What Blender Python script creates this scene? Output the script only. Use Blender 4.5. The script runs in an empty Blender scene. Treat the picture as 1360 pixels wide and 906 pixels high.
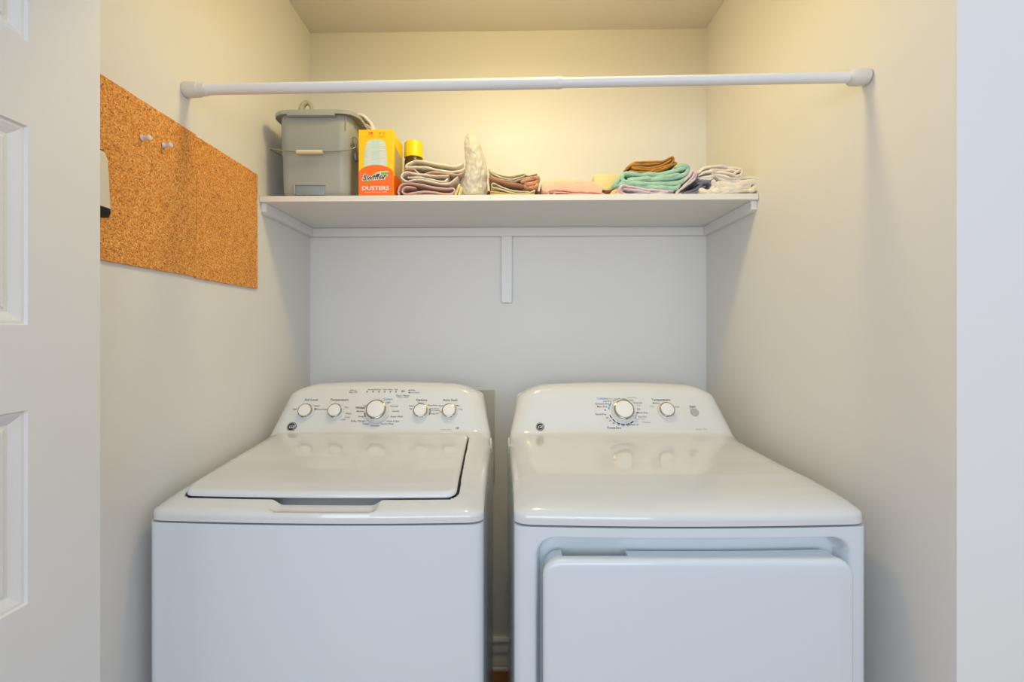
import bpy, bmesh, math, random
from mathutils import Vector, Matrix, noise

random.seed(7)
scene = bpy.context.scene
COL = scene.collection

# ------------------------------------------------------------------ camera
F_PX, CX, CY, CAM_Z = 624.0, 663.0, 442.0, 1.31
YAW = math.radians(1.02)
cam_data = bpy.data.cameras.new('camera')
cam = bpy.data.objects.new('camera', cam_data)
COL.objects.link(cam)
cam.location = (0, 0, CAM_Z)
cam.rotation_euler = (math.pi / 2, 0, YAW)
cam_data.sensor_width = 36.0
cam_data.lens = F_PX / 1360 * 36.0
cam_data.shift_x = (680 - CX) / 1360
cam_data.shift_y = -(453 - CY) / 1360
cam_data.clip_start = 0.02
scene.camera = cam

# ------------------------------------------------------------------ world, lamps, exposure
world = bpy.data.worlds.new('world')
scene.world = world
world.use_nodes = True
bgn = world.node_tree.nodes['Background']
bgn.inputs[0].default_value = (0.79, 0.885, 1.0, 1)
bgn.inputs[1].default_value = 0.83


def lamp(name, kind, loc, energy, color, rot=(0, 0, 0), **kw):
    l = bpy.data.lights.new(name, kind)
    l.energy = energy
    l.color = color
    for k, v in kw.items():
        setattr(l, k, v)
    o = bpy.data.objects.new(name, l)
    COL.objects.link(o)
    o.location = loc
    o.rotation_euler = rot
    return o


# warm bulb on the closet ceiling, just out of the picture
lamp('closet_bulb', 'AREA', (0.02, 1.09, 2.36), 3.4, (1.0, 0.79, 0.34), shape='DISK', size=0.15)
lamp('closet_bulb_glow', 'POINT', (0.02, 1.09, 2.32), 4.2, (1.0, 0.79, 0.34), shadow_soft_size=0.07)
# daylight from the room's window behind the photographer
lamp('window_daylight', 'AREA', (-0.3, -2.6, 1.6), 50.0, (0.80, 0.89, 1.0),
     rot=(math.radians(86), 0, 0), shape='RECTANGLE', size=3.2, size_y=1.2)

vs = scene.view_settings
vs.view_transform = 'Standard'
vs.look = 'None'
vs.exposure = 0.0
vs.gamma = 1.0
vs.use_curve_mapping = False


def W(px, py, d):
    """world point seen at photo pixel (px, py) at world depth y = d"""
    c, s = math.cos(YAW), math.sin(YAW)
    u, v = (px - CX) / F_PX, (CY - py) / F_PX
    dx, dy, dz = -s + c * u, c + s * u, v
    k = d / dy
    return Vector((dx * k, d, CAM_Z + dz * k))


def Wplane(px, py, p0, n):
    """world point seen at a pixel on the plane through p0 with normal n"""
    o = Vector((0, 0, CAM_Z))
    r = W(px, py, 1.0) - o
    k = (Vector(p0) - o).dot(n) / r.dot(n)
    return o + r * k


def Wx(px, py, x):
    return Wplane(px, py, (x, 0, 0), Vector((1, 0, 0)))


# ------------------------------------------------------------------ materials
def srgb(r, g, b):
    f = lambda c: (c / 255 / 12.92) if c / 255 <= 0.04045 else ((c / 255 + 0.055) / 1.055) ** 2.4
    return (f(r), f(g), f(b))


def mat(name, col, rough=0.5, metal=0.0, vary=0.06, nscale=12.0, bump=0.0, bscale=60.0, spec=0.5, coat=0.0, sheen=0.0, stretch=None, bdist=0.002):
    m = bpy.data.materials.new(name)
    m.use_nodes = True
    nt = m.node_tree
    p = nt.nodes['Principled BSDF']
    p.inputs['Roughness'].default_value = rough
    p.inputs['Metallic'].default_value = metal
    p.inputs['Specular IOR Level'].default_value = spec
    p.inputs['Coat Weight'].default_value = coat
    p.inputs['Coat Roughness'].default_value = 0.05
    if sheen:
        p.inputs['Sheen Weight'].default_value = sheen
    tc = nt.nodes.new('ShaderNodeTexCoord')
    src = tc.outputs['Object']
    if stretch:
        mp = nt.nodes.new('ShaderNodeMapping')
        mp.inputs['Scale'].default_value = stretch
        nt.links.new(src, mp.inputs[0])
        src = mp.outputs[0]
    n = nt.nodes.new('ShaderNodeTexNoise')
    n.inputs['Scale'].default_value = nscale
    n.inputs['Detail'].default_value = 4
    nt.links.new(src, n.inputs['Vector'])
    mx = nt.nodes.new('ShaderNodeMix')
    mx.data_type = 'RGBA'
    lo = tuple(max(0, c * (1 - vary)) for c in col)
    hi = tuple(min(1, c * (1 + vary)) for c in col)
    mx.inputs[6].default_value = (*lo, 1)
    mx.inputs[7].default_value = (*hi, 1)
    nt.links.new(n.outputs[0], mx.inputs[0])
    nt.links.new(mx.outputs[2], p.inputs['Base Color'])
    if bump:
        b = nt.nodes.new('ShaderNodeTexNoise')
        b.inputs['Scale'].default_value = bscale
        b.inputs['Detail'].default_value = 3
        nt.links.new(src, b.inputs['Vector'])
        bp = nt.nodes.new('ShaderNodeBump')
        bp.inputs['Strength'].default_value = bump
        bp.inputs['Distance'].default_value = bdist
        nt.links.new(b.outputs[0], bp.inputs['Height'])
        nt.links.new(bp.outputs[0], p.inputs['Normal'])
    return m


def cork_mat():
    m = bpy.data.materials.new('cork')
    m.use_nodes = True
    nt = m.node_tree
    p = nt.nodes['Principled BSDF']
    p.inputs['Roughness'].default_value = 0.85
    tc = nt.nodes.new('ShaderNodeTexCoord')
    v = nt.nodes.new('ShaderNodeTexVoronoi')
    v.inputs['Scale'].default_value = 430
    nt.links.new(tc.outputs['Object'], v.inputs['Vector'])
    r = nt.nodes.new('ShaderNodeValToRGB')
    nt.links.new(v.outputs['Color'], r.inputs[0])
    e = r.color_ramp.elements
    e[0].position, e[0].color = 0.08, (*srgb(150, 86, 30), 1)
    e[1].position, e[1].color = 0.95, (*srgb(255, 208, 134), 1)
    k = e.new(0.35)
    k.color = (*srgb(222, 144, 62), 1)
    k = e.new(0.68)
    k.color = (*srgb(238, 168, 84), 1)
    n = nt.nodes.new('ShaderNodeTexNoise')
    n.inputs['Scale'].default_value = 9
    nt.links.new(tc.outputs['Object'], n.inputs['Vector'])
    mx = nt.nodes.new('ShaderNodeMix')
    mx.data_type = 'RGBA'
    mx.blend_type = 'MULTIPLY'
    mx.inputs[0].default_value = 0.35
    nt.links.new(r.outputs[0], mx.inputs[6])
    r2 = nt.nodes.new('ShaderNodeValToRGB')
    r2.color_ramp.elements[0].color = (0.82, 0.72, 0.62, 1)
    r2.color_ramp.elements[0].position = 0.3
    r2.color_ramp.elements[1].color = (1, 1, 1, 1)
    r2.color_ramp.elements[1].position = 0.65
    nt.links.new(n.outputs[0], r2.inputs[0])
    nt.links.new(r2.outputs[0], mx.inputs[7])
    nt.links.new(mx.outputs[2], p.inputs['Base Color'])
    bp = nt.nodes.new('ShaderNodeBump')
    bp.inputs['Strength'].default_value = 0.25
    bp.inputs['Distance'].default_value = 0.001
    nt.links.new(v.outputs['Distance'], bp.inputs['Height'])
    nt.links.new(bp.outputs[0], p.inputs['Normal'])
    return m


def bag_mat():
    m = bpy.data.materials.new('plastic_film')
    m.use_nodes = True
    nt = m.node_tree
    p = nt.nodes['Principled BSDF']
    p.inputs['Base Color'].default_value = (0.93, 0.92, 0.89, 1)
    p.inputs['Roughness'].default_value = 0.22
    p.inputs['Transmission Weight'].default_value = 0.0
    n = nt.nodes.new('ShaderNodeTexNoise')
    n.inputs['Scale'].default_value = 70
    n.inputs['Detail'].default_value = 5
    tc = nt.nodes.new('ShaderNodeTexCoord')
    nt.links.new(tc.outputs['Object'], n.inputs['Vector'])
    bp = nt.nodes.new('ShaderNodeBump')
    bp.inputs['Strength'].default_value = 0.6
    bp.inputs['Distance'].default_value = 0.006
    nt.links.new(n.outputs[0], bp.inputs['Height'])
    nt.links.new(bp.outputs[0], p.inputs['Normal'])
    tr = nt.nodes.new('ShaderNodeBsdfTranslucent')
    tr.inputs[0].default_value = (0.9, 0.88, 0.84, 1)
    ms = nt.nodes.new('ShaderNodeMixShader')
    ms.inputs[0].default_value = 0.45
    nt.links.new(p.outputs[0], ms.inputs[1])
    nt.links.new(tr.outputs[0], ms.inputs[2])
    tp = nt.nodes.new('ShaderNodeBsdfTransparent')
    m2 = nt.nodes.new('ShaderNodeMixShader')
    m2.inputs[0].default_value = 0.22
    nt.links.new(ms.outputs[0], m2.inputs[1])
    nt.links.new(tp.outputs[0], m2.inputs[2])
    nt.links.new(m2.outputs[0], nt.nodes['Material Output'].inputs['Surface'])
    return m


def clear_mat():
    m = bpy.data.materials.new('clear_plastic')
    m.use_nodes = True
    p = m.node_tree.nodes['Principled BSDF']
    p.inputs['Base Color'].default_value = (0.95, 0.95, 0.95, 1)
    p.inputs['Roughness'].default_value = 0.08
    p.inputs['Transmission Weight'].default_value = 0.35
    return m


M = dict(
    wall=mat('wall_paint', (0.80, 0.79, 0.765), 0.42, vary=0.012, nscale=3, bump=0.04, bscale=180, spec=0.35),
    ceiling=mat('ceiling_paint', (0.80, 0.78, 0.74), 0.8, vary=0.01, nscale=3, bump=0.04, bscale=200),
    trim=mat('trim_paint', (0.80, 0.80, 0.79), 0.35, vary=0.012, nscale=5),
    door=mat('door_paint', (0.79, 0.79, 0.79), 0.4, vary=0.012, nscale=6, bump=0.03, bscale=150),
    shelf=mat('shelf_melamine', (0.80, 0.79, 0.77), 0.4, vary=0.012, nscale=8),
    enamel=mat('white_enamel', (0.70, 0.755, 0.79), 0.16, vary=0.006, nscale=3, coat=0.3),
    moulded=mat('white_moulded_plastic', (0.725, 0.73, 0.725), 0.11, vary=0.006, nscale=3, coat=0.5),
    gap=mat('gap_shade', (0.05, 0.05, 0.05), 0.8),  # near-black fill that stands in for shade in seams and lid groove
    rod=mat('rod_white', (0.80, 0.80, 0.80), 0.3, vary=0.01),
    cap=mat('rod_cap_plastic', (0.72, 0.70, 0.65), 0.45, vary=0.02),
    chrome=mat('chrome', (0.42, 0.37, 0.29), 0.12, metal=1.0, vary=0.01),
    knob=mat('knob_white', (0.82, 0.82, 0.82), 0.25, vary=0.01),
    ink=mat('dark_ink', (0.05, 0.05, 0.055), 0.6),
    midink=mat('grey_ink', (0.35, 0.35, 0.35), 0.6),
    blueink=mat('blue_ink', (0.10, 0.30, 0.60), 0.6),
    black=mat('black_plastic', (0.012, 0.012, 0.012), 0.6, spec=0.25),
    silver=mat('silver_ink', (0.75, 0.75, 0.75), 0.5),
    button=mat('grey_button', (0.42, 0.44, 0.42), 0.35),
    cork=cork_mat(),
    device=mat('ivory_plastic', (0.72, 0.69, 0.58), 0.35, vary=0.02),
    clear=clear_mat(),
    bag=bag_mat(),
    bucket=mat('grey_bucket_plastic', srgb(162, 166, 162), 0.36, vary=0.03, nscale=6),
    bucketdark=mat('grey_pocket_plastic', srgb(140, 152, 162), 0.4, vary=0.03),
    wringer=mat('taupe_wringer_plastic', srgb(176, 168, 150), 0.5, vary=0.05),
    wire=mat('steel_wire', (0.35, 0.34, 0.32), 0.3, metal=0.9),
    grip=mat('cream_grip', srgb(222, 210, 184), 0.5, vary=0.03),
    yellow=mat('carton_yellow', srgb(252, 206, 14), 0.4, vary=0.02),
    orange=mat('carton_orange', srgb(250, 112, 22), 0.4, vary=0.02),
    paleblue=mat('duster_print', srgb(196, 222, 222), 0.5, vary=0.12, nscale=120, stretch=(0.6, 1, 2.6)),
    paleprint=mat('duster_print_pale', srgb(226, 228, 220), 0.5, vary=0.1, nscale=120, stretch=(0.6, 1, 2.6)),
    white=mat('print_white', (0.85, 0.85, 0.83), 0.5, vary=0.01),
    navy=mat('print_navy', srgb(26, 44, 84), 0.5),
    green=mat('print_green', srgb(120, 190, 60), 0.5),
    redprint=mat('print_red', srgb(232, 92, 20), 0.5),
    canyellow=mat('cap_yellow', srgb(246, 218, 22), 0.35, vary=0.02),
    candark=mat('can_dark', srgb(70, 52, 26), 0.35, vary=0.1),
    wood=mat('oak_floor', srgb(146, 90, 38), 0.35, vary=0.25, nscale=6, stretch=(2, 14, 2)),
    panel=mat('beige_panel', srgb(200, 196, 176), 0.5, vary=0.02),
)


def fabric(name, r, g, b, vary=0.13, bump=0.8, bscale=300):
    return mat(name, srgb(r, g, b), 0.9, vary=vary, nscale=45, bump=bump, bscale=bscale, spec=0.15, sheen=0.25, bdist=0.0025)


# ------------------------------------------------------------------ object helpers
def link(name, me, parent=None, mats=None, smooth=False, angle=40):
    o = bpy.data.objects.new(name, me)
    COL.objects.link(o)
    if parent:
        o.parent = parent
    for m in (mats or []):
        me.materials.append(m)
    if smooth:
        me.shade_smooth()
        me.set_sharp_from_angle(angle=math.radians(angle))
    return o


def raw(name, verts, faces, m, parent=None, smooth=False, angle=40, fm=None, off=None):
    """verts in world space; stored relative to the parent empty (its location, no rotation)"""
    if parent is not None:
        base = parent.matrix_basis.translation.copy()
        q = parent.parent
        while q is not None:
            base += q.matrix_basis.translation
            q = q.parent
    else:
        base = Vector((0, 0, 0))
    if off is not None:
        base = base + Vector(off)
    me = bpy.data.meshes.new(name)
    me.from_pydata([tuple(Vector(v) - base) for v in verts], [], faces)
    me.update()
    bm = bmesh.new()
    bm.from_mesh(me)
    bmesh.ops.recalc_face_normals(bm, faces=bm.faces)
    bm.to_mesh(me)
    bm.free()
    ms = m if isinstance(m, list) else [m]
    o = link(name, me, parent, ms, smooth, angle)
    if fm:
        for i, k in enumerate(fm):
            me.polygons[i].material_index = k
    if off is not None:
        o.location = off
    return o


def tag(o, label, cat, group=None):
    o['label'] = label
    o['category'] = cat
    if group:
        o['group'] = group
    return o


def thing(name, label, cat, loc, group=None):
    o = bpy.data.objects.new(name, None)
    o.empty_display_size = 0.05
    COL.objects.link(o)
    o.location = loc
    return tag(o, label, cat, group)


def struct(o):
    o['kind'] = 'structure'
    return o


def boxgeo(x0, x1, y0, y1, z0, z1, bevel=0.0, seg=2):
    bm = bmesh.new()
    bmesh.ops.create_cube(bm, size=1)
    bmesh.ops.scale(bm, vec=(x1 - x0, y1 - y0, z1 - z0), verts=bm.verts)
    bmesh.ops.translate(bm, vec=((x0 + x1) / 2, (y0 + y1) / 2, (z0 + z1) / 2), verts=bm.verts)
    if bevel:
        bmesh.ops.bevel(bm, geom=list(bm.edges), offset=bevel, segments=seg, affect='EDGES', profile=0.5)
    bm.verts.index_update()
    v = [x.co.copy() for x in bm.verts]
    f = [[y.index for y in x.verts] for x in bm.faces]
    bm.free()
    return v, f


def box(name, x0, x1, y0, y1, z0, z1, m, parent=None, bevel=0.0, seg=2, T=None):
    v, f = boxgeo(x0, x1, y0, y1, z0, z1, bevel, seg)
    if T:
        v = [T(p) for p in v]
    return raw(name, v, f, m, parent, smooth=bevel > 0)


def merge(parts):
    V, Fc = [], []
    for v, f in parts:
        n = len(V)
        V += list(v)
        Fc += [[i + n for i in q] for q in f]
    return V, Fc


def catmull(pts, per=8, closed=False):
    pts = [Vector(p) for p in pts]
    n = len(pts)
    out = []
    rng = n if closed else n - 1
    for i in range(rng):
        if closed:
            p0, p1, p2, p3 = pts[i - 1], pts[i], pts[(i + 1) % n], pts[(i + 2) % n]
        else:
            p1, p2 = pts[i], pts[i + 1]
            p0 = pts[i - 1] if i > 0 else p1 * 2 - p2
            p3 = pts[i + 2] if i + 2 < n else p2 * 2 - p1
        for k in range(per):
            t = k / per
            out.append(0.5 * ((2 * p1) + (p2 - p0) * t + (2 * p0 - 5 * p1 + 4 * p2 - p3) * t * t + (3 * p1 - p0 - 3 * p2 + p3) * t ** 3))
    if not closed:
        out.append(pts[-1])
    return out


def tubegeo(path, r, n=12, caps=True):
    path = [Vector(p) for p in path]
    rs = r if isinstance(r, (list, tuple)) else [r] * len(path)
    V, Fc = [], []
    up = Vector((0, 0, 1))
    prev = None
    for i, p in enumerate(path):
        t = (path[min(i + 1, len(path) - 1)] - path[max(i - 1, 0)])
        if t.length < 1e-9:
            t = prev
        t = t.normalized()
        prev = t
        a = t.cross(up)
        if a.length < 1e-3:
            a = t.cross(Vector((0, 1, 0)))
        a.normalize()
        b = a.cross(t)
        for k in range(n):
            th = 2 * math.pi * k / n
            V.append(p + (a * math.cos(th) + b * math.sin(th)) * rs[i])
    m = len(path)
    for i in range(m - 1):
        for k in range(n):
            k2 = (k + 1) % n
            Fc.append([i * n + k, i * n + k2, (i + 1) * n + k2, (i + 1) * n + k])
    if caps:
        Fc.append(list(range(n))[::-1])
        Fc.append([(m - 1) * n + k for k in range(n)])
    return V, Fc


def lathegeo(prof, origin, axis, n=32, xdir=None):
    """prof: (radius, height along axis)"""
    axis = Vector(axis).normalized()
    a = axis.orthogonal().normalized() if xdir is None else Vector(xdir).normalized()
    b = axis.cross(a)
    V, Fc = [], []
    for r, h in prof:
        for k in range(n):
            th = 2 * math.pi * k / n
            V.append(Vector(origin) + axis * h + (a * math.cos(th) + b * math.sin(th)) * max(r, 1e-5))
    for i in range(len(prof) - 1):
        for k in range(n):
            k2 = (k + 1) % n
            Fc.append([i * n + k, i * n + k2, (i + 1) * n + k2, (i + 1) * n + k])
    Fc.append(list(range(n)))
    Fc.append([(len(prof) - 1) * n + k for k in range(n)])
    return V, Fc


def prism(poly, ex):
    """poly: list of Vectors, extruded by vector ex"""
    n = len(poly)
    V = [Vector(p) for p in poly] + [Vector(p) + ex for p in poly]
    Fc = [list(range(n))[::-1], [n + i for i in range(n)]]
    Fc += [[i, (i + 1) % n, n + (i + 1) % n, n + i] for i in range(n)]
    return V, Fc


_tc = {}


def textgeo(s, height, pos, xd, yd, align='C', shear=0.0, bold=0.0, thick=0.0):
    """flat lettering as mesh; height = cap height in metres; pos = centre"""
    key = (s, shear, bold)
    if key not in _tc:
        cu = bpy.data.curves.new('t', 'FONT')
        cu.body = s
        cu.size = 1.0
        cu.resolution_u = 2
        cu.shear = shear
        cu.offset = bold
        cu.align_x = 'CENTER'
        o = bpy.data.objects.new('t', cu)
        COL.objects.link(o)
        dg = bpy.context.evaluated_depsgraph_get()
        me = bpy.data.meshes.new_from_object(o.evaluated_get(dg))
        _tc[key] = ([v.co.copy() for v in me.vertices], [list(p.vertices) for p in me.polygons])
        bpy.data.objects.remove(o)
        bpy.data.curves.remove(cu)
        bpy.data.meshes.remove(me)
    v, f = _tc[key]
    k = height / 0.70
    xs = [c.x for c in v] or [0]
    ox = {'C': 0, 'L': min(xs), 'R': max(xs)}[align]
    pos = Vector(pos)
    return [pos + xd * ((c.x - ox) * k) + yd * ((c.y - 0.35) * k) for c in v], f


# ================================================================== STRUCTURE
DB = 1.80
XL = W(412, 442, DB).x
XR = W(938, 442, DB).x
YF = 0.8037
FZ = 0.029          # floor level
ZC = W(674, 41, DB).z

struct(box('floor', -3.2, 3.2, -3.5, DB + 0.1, FZ - 0.05, FZ, M['wood']))
struct(box('wall_back', XL - 0.1, XR + 0.1, DB, DB + 0.1, FZ, ZC, M['wall']))
struct(box('wall_left', XL - 0.1, XL, YF, DB, FZ, ZC, M['wall']))
struct(box('wall_right', XR, XR + 0.1, YF + 0.1, DB, FZ, ZC, M['wall']))
struct(box('wall_front_left', -3.2, XL - 0.1, YF, YF + 0.1, FZ, ZC, M['wall']))
struct(box('wall_front_right', XR, 3.2, YF, YF + 0.1, FZ, ZC, M['wall']))
struct(box('wall_header', XL, XR, YF, YF + 0.1, 2.08, ZC, M['wall']))
struct(box('ceiling', -3.2, 3.2, YF, DB + 0.1, ZC, ZC + 0.06, M['ceiling']))


# stepped baseboard along the back wall (its profile seen in the gap between the machines)
def baseboard(name, x0, x1):
    prof = [(0, 0), (0.022, 0), (0.022, 0.012), (0.019, 0.014), (0.019, 0.030), (0.016, 0.046), (0.013, 0.058), (0.013, 0.075), (0.017, 0.078),
            (0.017, 0.084), (0.013, 0.100), (0.011, 0.112), (0.011, 0.118), (0.015, 0.121), (0.015, 0.128), (0.010, 0.137), (0, 0.137)]
    poly = [Vector((x0, DB - a, FZ + b * 0.85)) for a, b in prof]
    v, f = prism(poly, Vector((x1 - x0, 0, 0)))
    return struct(raw(name, v, f, M['trim'], smooth=True, angle=25))


baseboard('baseboard_back', XL, XR)

# ------------------------------------------------------------------ left door, swung open to 90 degrees
DX = W(133, 442, YF - 0.002).x
door = struct(bpy.data.objects.new('door_1', None))
COL.objects.link(door)
DY0, DY1 = YF - 0.002 - 0.76, YF - 0.002
door.location = (DX - 0.018, DY1, FZ)


def door_face():
    """slab with stacked recessed and raised panels on the face towards the opening"""
    stile = DY1 - Wx(37, 442, DX).y
    pz = [(0.085, 0.370), (0.498, 0.785), (0.911, 1.196), (1.321, 1.614), (1.738, 2.02)]
    H = 2.09
    py0, py1 = DY0 + stile, DY1 - stile
    # offsets of the moulding: (inset, depth)
    ring = [(0, 0), (0.002, 0.004), (0.006, 0.004), (0.010, 0.006), (0.019, 0.011), (0.023, 0.011), (0.026, 0.009), (0.030, 0.009), (0.036, 0.010), (0.070, 0.003)]
    V, Fc = [], []

    def add(p):
        V.append(Vector(p))
        return len(V) - 1
    # face grid of stiles and rails
    zs = [FZ + 0.008] + [z for q in pz for z in q] + [H]
    ys = [DY0, py0, py1, DY1]
    idx = {(i, j): add((DX, y, z)) for i, y in enumerate(ys) for j, z in enumerate(zs)}
    for i in range(3):
        for j in range(len(zs) - 1):
            if i == 1 and j % 2 == 1:
                prev = [idx[1, j], idx[2, j], idx[2, j + 1], idx[1, j + 1]]
                a0, a1, b0, b1 = ys[1], ys[2], zs[j], zs[j + 1]
                for ins, dep in ring[1:]:
                    cur = [add((DX - dep, y, z)) for y, z in ((a0 + ins, b0 + ins), (a1 - ins, b0 + ins), (a1 - ins, b1 - ins), (a0 + ins, b1 - ins))]
                    for k in range(4):
                        Fc.append([prev[k], prev[(k + 1) % 4], cur[(k + 1) % 4], cur[k]])
                    prev = cur
                Fc.append(prev)
            else:
                Fc.append([idx[i, j], idx[i + 1, j], idx[i + 1, j + 1], idx[i, j + 1]])
    # back and edges
    n = len(zs) - 1
    per = [idx[i, 0] for i in range(4)] + [idx[3, j] for j in range(1, n + 1)] + [idx[i, n] for i in (2, 1, 0)] + [idx[0, j] for j in range(n - 1, 0, -1)]
    bk = [add((DX - 0.036, V[q].y, V[q].z)) for q in per]
    for k in range(len(per)):
        k2 = (k + 1) % len(per)
        Fc.append([per[k], bk[k], bk[k2], per[k2]])
    Fc.append(bk)
    return V, Fc


v, f = door_face()
raw('slab', v, f, M['door'], door)
for hz in (0.22, 1.05, 1.85):
    v, f = tubegeo([(DX - 0.041, DY1 + 0.000, hz - 0.045), (DX - 0.041, DY1 + 0.000, hz + 0.045)], 0.004, 10)
    raw('hinge', v, f, M['silver'], door, smooth=True)

# ------------------------------------------------------------------ closet rod
RA, RB = Wx(246, 119.5, XL), Wx(1153, 102.5, XR)
rdir = (RB - RA).normalized()
RL = (RB - RA).length


def rp(px):
    # point on the rod axis under photo column px
    best, bk = 1e9, 0
    for i in range(2001):
        p = RA.lerp(RB, i / 2000)
        c, s = math.cos(YAW), math.sin(YAW)
        x = CX + F_PX * (p.x * c + p.y * s) / (-p.x * s + p.y * c)
        if abs(x - px) < best:
            best, bk = abs(x - px), i / 2000 * RL
    return bk


rod = thing('closet_rod', 'white tension rod spanning the closet between the side walls', 'rod', RA)
jL = rp(739)
v, f = lathegeo([(0.0122, 0.012), (0.0122, jL), (0.0128, jL + .001), (0.0128, jL + .006), (0.0118, jL + 0.013), (0.010, jL + 0.013)], RA, rdir, 28)
raw('outer_tube', v, f, M['rod'], rod, smooth=True)
v, f = lathegeo([(0.0108, jL), (0.0108, RL - 0.012)], RA, rdir, 28)
raw('inner_tube', v, f, M['rod'], rod, smooth=True)
e0, e1 = rp(268), rp(1128)
v, f = lathegeo([(0.0172, 0.0015), (0.0180, 0.004), (0.0172, 0.024), (0.0165, e0 - 0.006), (0.0145, e0 - .004), (0.0142, e0 + 0.012), (0.012, e0 + 0.013)], RA, rdir, 32)
raw('end_cap', v, f, M['cap'], rod, smooth=True)
v, f = lathegeo([(0.011, e1 - 0.002), (0.0142, e1), (0.0165, e1 + 0.004), (0.0172, RL - 0.02), (0.0165, RL - 0.004), (0.0155, RL - 0.0015)], RA, rdir, 32)
raw('end_cap', v, f, M['cap'], rod, smooth=True)

# ------------------------------------------------------------------ shelf
SA, SB = Wx(347.5, 260.5, XL), Wx(1012.5, 256.5, XR)
SY = (SA.y + SB.y) / 2
ST = (SA.z + SB.z) / 2
SBOT = ST - 0.0185
shelf = thing('wall_shelf', 'white melamine shelf board resting on wall cleats under the rod', 'shelf', ((XL + XR) / 2, DB, SBOT))
box('board', XL + 0.001, XR - 0.001, SY, DB - 0.001, SBOT, ST, M['shelf'], shelf, bevel=0.0012, seg=1)
CH = SBOT - W(674, 313.5, DB - 0.018).z
box('back_cleat', XL + 0.001, XR - 0.001, DB - 0.018, DB - 0.0005, SBOT - CH, SBOT - 0.0006, M['trim'], shelf, bevel=0.001, seg=1)
for nm, xa, xb in (('side_cleat', XL + 0.0005, XL + 0.018), ('side_cleat', XR - 0.018, XR - 0.0005)):
    prof = [(SY + 0.012, SBOT - 0.0006), (SY + 0.012, SBOT - CH * 0.8), (SY + 0.03, SBOT - CH), (DB - 0.019, SBOT - CH), (DB - 0.019, SBOT - 0.0006)]
    v, f = prism([Vector((xa, a, b)) for a, b in prof], Vector((xb - xa, 0, 0)))
    raw(nm, v, f, M['trim'], shelf)
a, b = W(666, 313, DB - 0.018), W(680, 402, DB - 0.018)
strut = tag(box('wall_strut', a.x, b.x, DB - 0.018, DB - 0.0005, b.z, SBOT - CH - 0.0005, M['trim'], bevel=0.001, seg=1),
            'short white vertical wooden strut on back wall below middle of shelf', 'strut')

# ------------------------------------------------------------------ cork tiles, pins, white holder (left wall)
zt0, zb0 = Wx(337, 384, XL).z, 0
y_far = Wx(339, 300, XL).y
zt, zb = Wx(342, 234, XL).z, Wx(336, 383, XL).z
y_seam = Wx(257, 250, XL).y


def corktile(name, y0, y1, dz, label, notch=None):
    pts = []
    n = 26
    rnd = random.Random(int(y0 * 1000))
    j = lambda s=0.0006: rnd.uniform(-s, s)
    for i in range(n + 1):
        pts.append((y0 + (y1 - y0) * i / n, zb + dz + j()))
    for i in range(1, n):
        t = i / n
        bow = 0.0
        if notch == 'left' and 0.3 < t < 0.75:
            bow = 0.002 * math.sin((t - 0.3) / 0.45 * math.pi)
        pts.append((y1 + j(0.0005), zb + dz + (zt - zb) * t))
    for i in range(n + 1):
        pts.append((y1 - (y1 - y0) * i / n, zt + dz + j()))
    for i in range(1, n):
        t = 1 - i / n
        bow = 0.0016 * math.sin((t - 0.25) / 0.5 * math.pi) if (notch == 'seam' and 0.25 < t < 0.75) else 0
        pts.append((y0 + bow + j(0.0004), zb + dz + (zt - zb) * t))
    poly = [Vector((XL + 0.0005, a, b)) for a, b in pts]
    v, f = prism(poly, Vector((0.0065, 0, 0)))
    o = raw(name, v, f, M['cork'], None, off=(XL, y0, zb))
    tag(o, label, 'cork board')
    return o


corktile('cork_tile', y_seam + 0.0003, y_far, 0.0, 'square tan cork tile on left wall, the one nearer the shelf', 'seam')
corktile('cork_tile', y_seam - 0.32, y_seam - 0.0003, 0.003, 'square tan cork tile on left wall holding two clear push pins')

for (px, py, lab) in ((188, 183, 'clear push pin stuck in cork, the higher one, nearer the door'),
                      (217, 193, 'clear push pin stuck in cork, the lower one, nearer the rod')):
    base = Wx(px, py, XL + 0.0075)
    pin = thing('push_pin', lab, 'push pin', base, 'push pins on the cork')
    prof = [(a * 1.25, b * 1.1) for a, b in [(0.0048, 0.001), (0.0050, 0.0025), (0.0030, 0.0045), (0.0024, 0.008), (0.0028, 0.012), (0.0042, 0.0135), (0.0045, 0.016), (0.0036, 0.0175)]]
    v, f = lathegeo(prof, base, (1, -0.05, 0.02), 18)
    raw('head', v, f, M['clear'], pin, smooth=True)
    v, f = lathegeo([(0.0006, -0.005), (0.0006, 0.002)], base, (1, -0.05, 0.02), 8)
    raw('needle', v, f, M['chrome'], pin)

# white holder with black foot, cut off by the door edge in the photo
hx = XL + 0.0072
h_top, h_bot = Wx(140, 202, hx + .018).z, Wx(143, 289, hx + .018).z
hy1 = Wx(147, 280, hx + 0.018).y
hy0 = hy1 - 0.075
hold = thing('wall_holder', 'ivory plastic holder with black foot on cork, half hidden by the door', 'holder', (hx, (hy0 + hy1) / 2, h_bot))


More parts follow.
